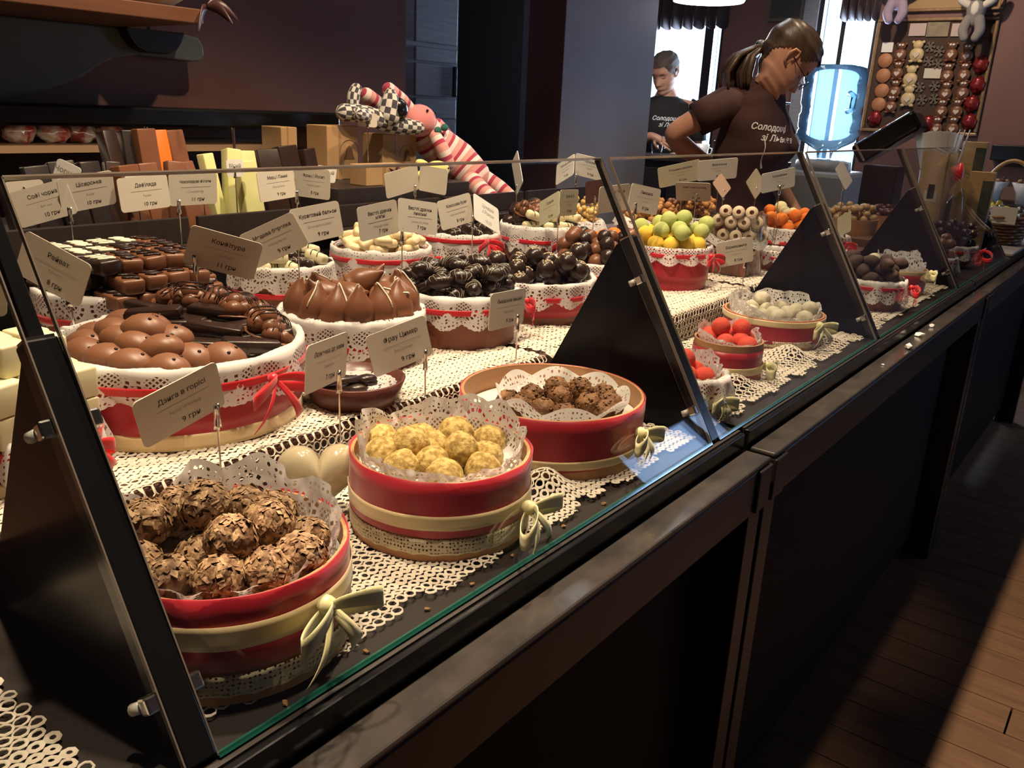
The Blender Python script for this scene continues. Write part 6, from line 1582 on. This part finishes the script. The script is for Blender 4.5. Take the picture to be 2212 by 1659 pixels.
def make_head(parent, M4, hair_m, female):
    zs = [-0.122 + 0.24 * i / 52 for i in range(53)]
    n = 64
    def surf(k, keep, name, m, face, nz=0.0):
        vv = []; ff = []
        for i, z in enumerate(zs):
            for j in range(n):
                p = head_pt(2 * PI * j / n, z, 1.0, face)
                if k != 1.0:
                    p = V((p.x * k, p.y * k, z * (k if z > 0 else 1)))
                    if nz: p *= 1 + nz * noise.noise(p * 90)
                vv.append(M4 @ p)
        for i in range(len(zs) - 1):
            for j in range(n):
                if keep(2 * PI * (j + .5) / n, (zs[i] + zs[i + 1]) / 2):
                    ff.append((i * n + j, i * n + (j + 1) % n, (i + 1) * n + (j + 1) % n, (i + 1) * n + j))
        return G().add(vv, ff).obj(name, m, parent, smooth=True)
    hd = surf(1.0, lambda a, z: True, 'head', M_skin, True)
    def hk(a, z):
        aa = abs(math.atan2(math.sin(a), math.cos(a)))
        if aa < 0.75: lim = 0.062
        elif aa < 1.35: lim = 0.062 - (aa - 0.75) / 0.6 * (0.05 if female else 0.065)
        elif aa < 1.75: lim = 0.022 if female else 0.0
        else: lim = 0.022 - (aa - 1.75) / 1.0 * 0.085
        return z > lim
    surf(1.075 if female else 1.06, hk, 'hair', hair_m, False, 0.0 if female else 0.025)
    T = lambda x, y, z: M4 @ V((x, y, z))
    for s in (-1, 1):
        g = G()
        g.tube([T(s * 0.070, 0.004, -0.028), T(s * 0.074, -0.012, -0.022), T(s * 0.080, -0.020, 0.0), T(s * 0.080, -0.014, 0.022), T(s * 0.076, 0.002, 0.028), T(s * 0.072, 0.010, 0.014), T(s * 0.072, 0.006, -0.008)], 0.0045, 8)
        g.add([T(s * 0.070, 0.004, -0.028), T(s * 0.073, -0.014, 0.0), T(s * 0.073, -0.006, 0.022), T(s * 0.070, 0.008, 0.012)], [(0, 1, 2, 3)])
        g.obj('ear', M_skin, hd, smooth=True)
        e = [head_pt(s * q, -0.006 - 0.003 * math.cos((q - 0.42) * 8)) for q in (0.27, 0.34, 0.42, 0.50, 0.57)]
        G().tube([M4 @ (p + V((0, 0.001, 0))) for p in e], 0.0017, 6).obj('eyelid', mat('dark_lash', (0.03, 0.02, 0.018), 0.6), hd)
        b = [head_pt(s * q, 0.017 + 0.004 * math.sin((q - 0.2) * 4)) for q in (0.22, 0.32, 0.42, 0.52, 0.6)]
        G().tube([M4 @ (p + V((0, 0.001, 0))) for p in b], [0.0015, 0.003, 0.003, 0.0025, 0.001], 6).obj('eyebrow', hair_m, hd)
    lp = [head_pt(q, -0.072 + 0.002 * abs(q) * 4) for q in (-0.3, -0.2, -0.1, 0, 0.1, 0.2, 0.3)]
    G().tube([M4 @ (p + V((0, 0.0, 0))) for p in lp], [0.001, 0.003, 0.0042, 0.0042, 0.0042, 0.003, 0.001], 8).obj('lips', mat('lips', (0.42, 0.15, 0.12), 0.4), hd, smooth=True)
    return hd
def skin_mesh(name, pts, edges, m, parent, root=0, sub=2):
    me = bpy.data.meshes.new(name)
    me.from_pydata([p[0] for p in pts], edges, []); me.materials.append(m)
    o = bpy.data.objects.new(name, me); col.objects.link(o); o.parent = parent
    md = o.modifiers.new('Skin', 'SKIN'); md.use_smooth_shade = True
    for i, p in enumerate(pts):
        r = p[1]; sv = me.skin_vertices[0].data[i]
        sv.radius = r if isinstance(r, tuple) else (r, r); sv.use_root = (i == root)
    s = o.modifiers.new('Subsurf', 'SUBSURF'); s.levels = sub; s.render_levels = sub
    return o
def add_hand(pts, edges, wi, wrist, d, nrm, side, curl=0.5):
    """palm and five fingers growing from the wrist vertex"""
    d = V(d).normalized(); nrm = V(nrm); nrm = (nrm - d * nrm.dot(d)).normalized(); lat = d.cross(nrm) * side
    w = V(wrist)
    pts.append((w + d * 0.045, (0.024, 0.015))); palm = len(pts) - 1; edges.append((wi, palm))
    for k, (l, off, ln) in enumerate(((0.088, 0.027, 0.062), (0.092, 0.009, 0.072), (0.088, -0.009, 0.066), (0.080, -0.027, 0.052))):
        a = w + d * l + lat * off
        pts.append((a, 0.0088)); i0 = len(pts) - 1; edges.append((palm, i0))
        b = a + (d * math.cos(curl * 0.6) - nrm * math.sin(curl * 0.6)) * ln * 0.5
        c = b + (d * math.cos(curl * 1.5) - nrm * math.sin(curl * 1.5)) * ln * 0.5
        pts.append((b, 0.0078)); edges.append((i0, i0 + 1)); pts.append((c, 0.0065)); edges.append((i0 + 1, i0 + 2))
    a = w + d * 0.032 + lat * 0.030
    pts.append((a, 0.0100)); i0 = len(pts) - 1; edges.append((palm, i0))
    pts.append((a + (d * 0.75 + lat * 0.6 - nrm * 0.2).normalized() * 0.03, 0.0088)); edges.append((i0, i0 + 1))
    pts.append((a + (d * 0.9 + lat * 0.4 - nrm * 0.3).normalized() * 0.054, 0.0072)); edges.append((i0 + 1, i0 + 2))
def loft(rings, side, face, n=40, bust=None):
    side = V(side).normalized(); face = V(face).normalized(); g = G(); vv = []; ff = []
    out = []
    for i in range(len(rings) - 1):           # smooth the ring list
        for k in range(4):
            q = k / 4; a, b = rings[i], rings[i + 1]; q2 = q * q * (3 - 2 * q)
            out.append(tuple(V(a[0]).lerp(V(b[0]), q)) + (a[1] + (b[1] - a[1]) * q2, a[2] + (b[2] - a[2]) * q2))
    a = rings[-1]; out.append(tuple(a[0]) + (a[1], a[2]))
    for (x, y, z, rx, ry) in out:
        for k in range(n):
            t_ = 2 * PI * k / n; c, s = math.cos(t_), math.sin(t_)
            p = V((x, y, z)) + side * rx * math.copysign(abs(s) ** 0.85, s) + face * ry * math.copysign(abs(c) ** 0.85, c)
            if bust and c > 0:
                for sg in (-1, 1):
                    p += face * bust[1] * math.exp(-((t_ if t_ < PI else t_ - 2 * PI) - sg * 0.55) ** 2 / 0.18) * math.exp(-((z - bust[0]) / 0.055) ** 2)
            p += face * 0.006 * noise.noise(p * 14) + side * 0.006 * noise.noise(p * 14 + V((4, 0, 0)))
            vv.append(p)
    for i in range(len(out) - 1):
        for k in range(n): ff.append((i * n + k, i * n + (k + 1) % n, (i + 1) * n + (k + 1) % n, (i + 1) * n + k))
    return g.add(vv, ff)
def print_on(shirt_g, parent, text, size, org, right, up, face, shear=0.35, name='shirt_print'):
    bv = BVHTree.FromPolygons([V(v) for v in shirt_g.v], shirt_g.f)
    right = V(right).normalized(); up = V(up).normalized(); face = V(face).normalized()
    g = G()
    def stick(x, y):
        o = V(org) + right * x + up * y + face * 0.3
        hit = bv.ray_cast(o, -face)
        return (hit[0] if hit[0] else V(org) + right * x + up * y) + face * 0.0025
    for txt, dx, dy, sz in text:
        me = text_mesh(txt, sz, 'LEFT', shear, 'print', 0.0006)
        g.add([stick(v.co.x + dx, v.co.y + dy) for v in me.vertices], [tuple(p.vertices) for p in me.polygons])
        bpy.data.meshes.remove(me)
    me = None
    tail = [(0.030 + 0.004 * math.sin(k * 0.8), -0.040 - 0.012 * k) for k in range(9)]
    g.tube([stick(x, y) for x, y in tail], [0.0016, 0.0022, 0.0018, 0.0014, 0.0012, 0.0012, 0.0016, 0.003, 0.0044], 6)
    return g.obj(name, M_whitep, parent)

# ---------------------------------------------------------------- the woman behind the counter
t = thing('person', (-1.25, 3.05, 0), 'woman in brown lettered T-shirt with ponytail and glasses bending over the counter', 'person')
t.location = (0, 0, 0)
side = V((-0.076, 0.997, 0)); face = V((0.997, 0.076, 0))
pts = [(V((-1.28, 3.04, 0.95)), (0.12, 0.10)), (V((-1.275, 3.035, 1.12)), (0.09, 0.07)), (V((-1.250, 3.03, 1.28)), (0.10, 0.08)), (V((-1.245, 3.025, 1.40)), (0.06, 0.05)), (V((-1.225, 3.02, 1.465)), 0.048), (V((-1.185, 3.01, 1.52)), 0.046),
       (V((-1.280, 2.895, 1.415)), 0.042), (V((-1.365, 2.842, 1.360)), 0.044), (V((-1.452, 2.80, 1.300)), 0.040), (V((-1.42, 2.87, 1.25)), 0.038), (V((-1.375, 2.96, 1.205)), 0.026),
       (V((-1.255, 3.165, 1.405)), 0.042), (V((-1.245, 3.24, 1.28)), 0.040), (V((-1.24, 3.27, 1.16)), 0.036), (V((-1.18, 3.27, 1.08)), 0.033), (V((-1.12, 3.26, 1.02)), 0.025),
       (V((-1.30, 3.005, 0.82)), 0.085), (V((-1.29, 3.0, 0.48)), 0.058), (V((-1.30, 3.0, 0.09)), 0.036), (V((-1.20, 2.98, 0.03)), 0.032),
       (V((-1.24, 3.13, 0.82)), 0.085), (V((-1.23, 3.14, 0.48)), 0.058), (V((-1.25, 3.14, 0.09)), 0.036), (V((-1.15, 3.11, 0.03)), 0.032)]
edges = [(0, 1), (1, 2), (2, 3), (3, 4), (4, 5), (3, 6), (6, 7), (7, 8), (8, 9), (9, 10), (3, 11), (11, 12), (12, 13), (13, 14), (14, 15), (0, 16), (16, 17), (17, 18), (18, 19), (0, 20), (20, 21), (21, 22), (22, 23)]
add_hand(pts, edges, 10, pts[10][0], (0.5, 0.8, -0.3), (0.2, -0.1, 1), 1, 0.6)
add_hand(pts, edges, 15, pts[15][0], (0.9, -0.2, -0.35), (0.2, 0, 1), -1, 0.6)
skin_mesh('body', pts, edges, M_skin, t)
rings = [((-1.285, 3.04, 0.90), 0.165, 0.125), ((-1.28, 3.035, 1.0), 0.155, 0.115), ((-1.27, 3.035, 1.10), 0.135, 0.105), ((-1.255, 3.03, 1.20), 0.145, 0.115), ((-1.240, 3.03, 1.28), 0.155, 0.120), ((-1.240, 3.03, 1.36), 0.165, 0.105), ((-1.243, 3.03, 1.425), 0.150, 0.088), ((-1.235, 3.027, 1.465), 0.105, 0.074), ((-1.212, 3.022, 1.500), 0.066, 0.060)]
sg = loft(rings, side, face, 44, (1.265, 0.035))
body_only = G(); body_only.v = list(sg.v); body_only.f = list(sg.f)
for a, b, c in (((-1.255, 2.955, 1.405), (-1.30, 2.885, 1.402), (-1.378, 2.836, 1.350)), ((-1.245, 3.10, 1.395), (-1.25, 3.175, 1.385), (-1.222, 3.235, 1.30))):
    sg.tube([V(a), V(a).lerp(V(b), 0.5), V(b), V(b).lerp(V(c), 0.5), V(c)], [0.052, 0.060, 0.062, 0.059, 0.058], 20, False)
sh = sg.obj('tshirt', M_shirt, t, smooth=True, solid=0.002)
lg_ = skin_mesh('trousers', [(V((-1.27, 3.04, 0.97)), (0.15, 0.13)), (V((-1.30, 3.01, 0.80)), 0.09), (V((-1.29, 3.0, 0.46)), 0.07), (V((-1.30, 3.0, 0.08)), 0.055), (V((-1.24, 3.15, 0.80)), 0.09), (V((-1.23, 3.14, 0.46)), 0.07), (V((-1.25, 3.14, 0.08)), 0.055)], [(0, 1), (1, 2), (2, 3), (0, 4), (4, 5), (5, 6)], M_trouser, t)
print_on(body_only, t, [('Солодощі', -0.02, 0.0, 0.030), ('зі Львова', 0.016, -0.034, 0.030)], 0.03, (-1.190, 2.90, 1.34), (0.79, 0.61, -0.06), (-0.1, 0, 1), (0.61, -0.79, 0))
hf = V((0.79, 0.61, 0)); P_ = math.radians(47)
M4 = frame_mat(hf * math.cos(P_) + V((0, 0, -math.sin(P_))), hf * math.sin(P_) + V((0, 0, math.cos(P_))), V((-1.150, 3.0, 1.562)))
hd = make_head(t, M4, M_hair, True)
g = G(); rr_ = random.Random(4)
for k in range(34):
    ox_, oy_ = rr_.gauss(0, 0.019), rr_.gauss(0, 0.019)
    p0 = V((-1.232, 2.985, 1.602)) + V((ox_, oy_, 0)) * 0.35
    p1 = V((-1.268 + ox_, 2.945 + oy_, 1.565)); p2 = V((-1.285 + ox_ * 1.5, 2.935 + oy_ * 1.5, 1.51)); p3 = V((-1.275 + ox_ * 1.4, 2.93 + oy_ * 1.4, 1.462 + rr_.uniform(-.015, .01)))
    g.tube([p0, p0.lerp(p1, .5), p1, p1.lerp(p2, .5), p2, p2.lerp(p3, .5), p3], [0.007, 0.009, 0.010, 0.010, 0.009, 0.007, 0.003], 6)
g.obj('ponytail', M_hair, hd, smooth=True)
G().ball((-1.236, 2.983, 1.604), 0.020, 2, (1, 1, 0.8), 0.35, 3).obj('hair_tie', mat('hair_tie', (0.02, 0.02, 0.025), 0.3, var=(60, (0.3, 0.3, 0.32), 0.08)), hd, smooth=True)
T = lambda x, y, z: M4 @ V((x, y, z))
M_spec = mat('spectacle_frame', (0.015, 0.012, 0.014), 0.3)
gl0 = G()
for s in (-1, 1):
    gl0.tube([T(s * 0.034 + 0.024 * math.cos(a), 0.106 - 0.05 * abs(s * 0.034 + 0.024 * math.cos(a)) ** 1.0 * 0.6, -0.012 + 0.017 * math.sin(a)) for a in [2 * PI * k / 20 for k in range(21)]], 0.0016, 6, False)
    gl0.tube([T(s * 0.058, 0.098, -0.006), T(s * 0.074, 0.085, -0.004), T(s * 0.079, 0.02, 0.0), T(s * 0.078, 0.0, 0.004)], 0.0016, 6)
gl0.tube([T(-0.011, 0.107, -0.008), T(0.011, 0.107, -0.008)], 0.0016, 6)
gl0.obj('glasses', M_spec, hd)

# ---------------------------------------------------------------- the man by the window
t = thing('person', (-2.65, 5.0, 0), 'short-haired man in black lettered T-shirt looking down before the window', 'person')
t.location = (0, 0, 0)
side = V((0.79, 0.61, 0)); face = V((0.61, -0.79, 0)); C0 = V((-2.645, 5.0, 0))
def at(a, b, z): return C0 + side * a + face * b + V((0, 0, z))
pts = [(at(0, 0, 0.95), (0.13, 0.11)), (at(0, 0, 1.12), (0.11, 0.09)), (at(0, 0.0, 1.28), (0.13, 0.10)), (at(0, 0, 1.41), (0.08, 0.07)), (at(0, 0.01, 1.47), 0.055), (at(-0.015, 0.035, 1.54), 0.053),
       (at(-0.18, 0, 1.415), 0.055), (at(-0.215, -0.02, 1.28), 0.046), (at(-0.22, 0.02, 1.17), 0.041), (at(-0.16, 0.12, 1.21), 0.036), (at(-0.10, 0.19, 1.245), 0.026),
       (at(0.18, 0, 1.415), 0.055), (at(0.215, -0.02, 1.27), 0.046), (at(0.225, 0.0, 1.14), 0.041), (at(0.17, 0.12, 1.13), 0.036), (at(0.10, 0.20, 1.14), 0.026),
       (at(-0.09, 0, 0.82), 0.09), (at(-0.09, 0, 0.48), 0.06), (at(-0.09, 0, 0.09), 0.04), (at(-0.10, 0.10, 0.03), 0.034), (at(0.09, 0, 0.82), 0.09), (at(0.09, 0, 0.48), 0.06), (at(0.09, 0, 0.09), 0.04), (at(0.10, 0.10, 0.03), 0.034)]
edges = [(0, 1), (1, 2), (2, 3), (3, 4), (4, 5), (3, 6), (6, 7), (7, 8), (8, 9), (9, 10), (3, 11), (11, 12), (12, 13), (13, 14), (14, 15), (0, 16), (16, 17), (17, 18), (18, 19), (0, 20), (20, 21), (21, 22), (22, 23)]
add_hand(pts, edges, 10, pts[10][0], side * 0.8 + face * 0.3 + V((0, 0, -0.35)), face * 0.8 + V((0, 0, 0.4)), 1, 0.25)
add_hand(pts, edges, 15, pts[15][0], side * -0.7 + face * 0.5, V((0, 0, 1)), -1, 0.5)
skin_mesh('body', pts, edges, M_skin, t)
rings = [(at(0, 0, 0.92), 0.175, 0.12), (at(0, 0, 1.05), 0.165, 0.11), (at(0, 0, 1.20), 0.175, 0.118), (at(0, 0, 1.30), 0.185, 0.122), (at(0, 0, 1.38), 0.185, 0.10), (at(0, 0, 1.43), 0.155, 0.082), (at(0, 0.005, 1.46), 0.10, 0.07), (at(0, 0.008, 1.475), 0.072, 0.066)]
sg = loft(rings, side, face, 40)
body_only = G(); body_only.v = list(sg.v); body_only.f = list(sg.f)
for s in (-1, 1):
    sg.tube([at(s * 0.15, 0, 1.41), at(s * 0.185, 0, 1.40), at(s * 0.205, -0.01, 1.33), at(s * 0.215, -0.015, 1.26), at(s * 0.217, -0.015, 1.22)], [0.062, 0.065, 0.063, 0.061, 0.062], 20, False)
sg.obj('tshirt', M_shirt2, t, smooth=True, solid=0.002)
skin_mesh('trousers', [(at(0, 0, 0.97), (0.15, 0.13)), (at(-0.09, 0, 0.80), 0.10), (at(-0.09, 0, 0.46), 0.075), (at(-0.09, 0, 0.08), 0.06), (at(0.09, 0, 0.80), 0.10), (at(0.09, 0, 0.46), 0.075), (at(0.09, 0, 0.08), 0.06)], [(0, 1), (1, 2), (2, 3), (0, 4), (4, 5), (5, 6)], M_trouser, t)
print_on(body_only, t, [('Солодощі', -0.085, 0.0, 0.034), ('зі Львова', -0.045, -0.038, 0.034)], 0.03, at(-0.01, 0.1, 1.345), side, (0, 0, 1), face)
hf = (face * 0.72 - side * 0.69).normalized(); P_ = math.radians(28)
M4 = frame_mat(hf * math.cos(P_) + V((0, 0, -math.sin(P_))), hf * math.sin(P_) + V((0, 0, math.cos(P_))), at(-0.03, 0.055, 1.615))
make_head(t, M4, M_hair2, False)
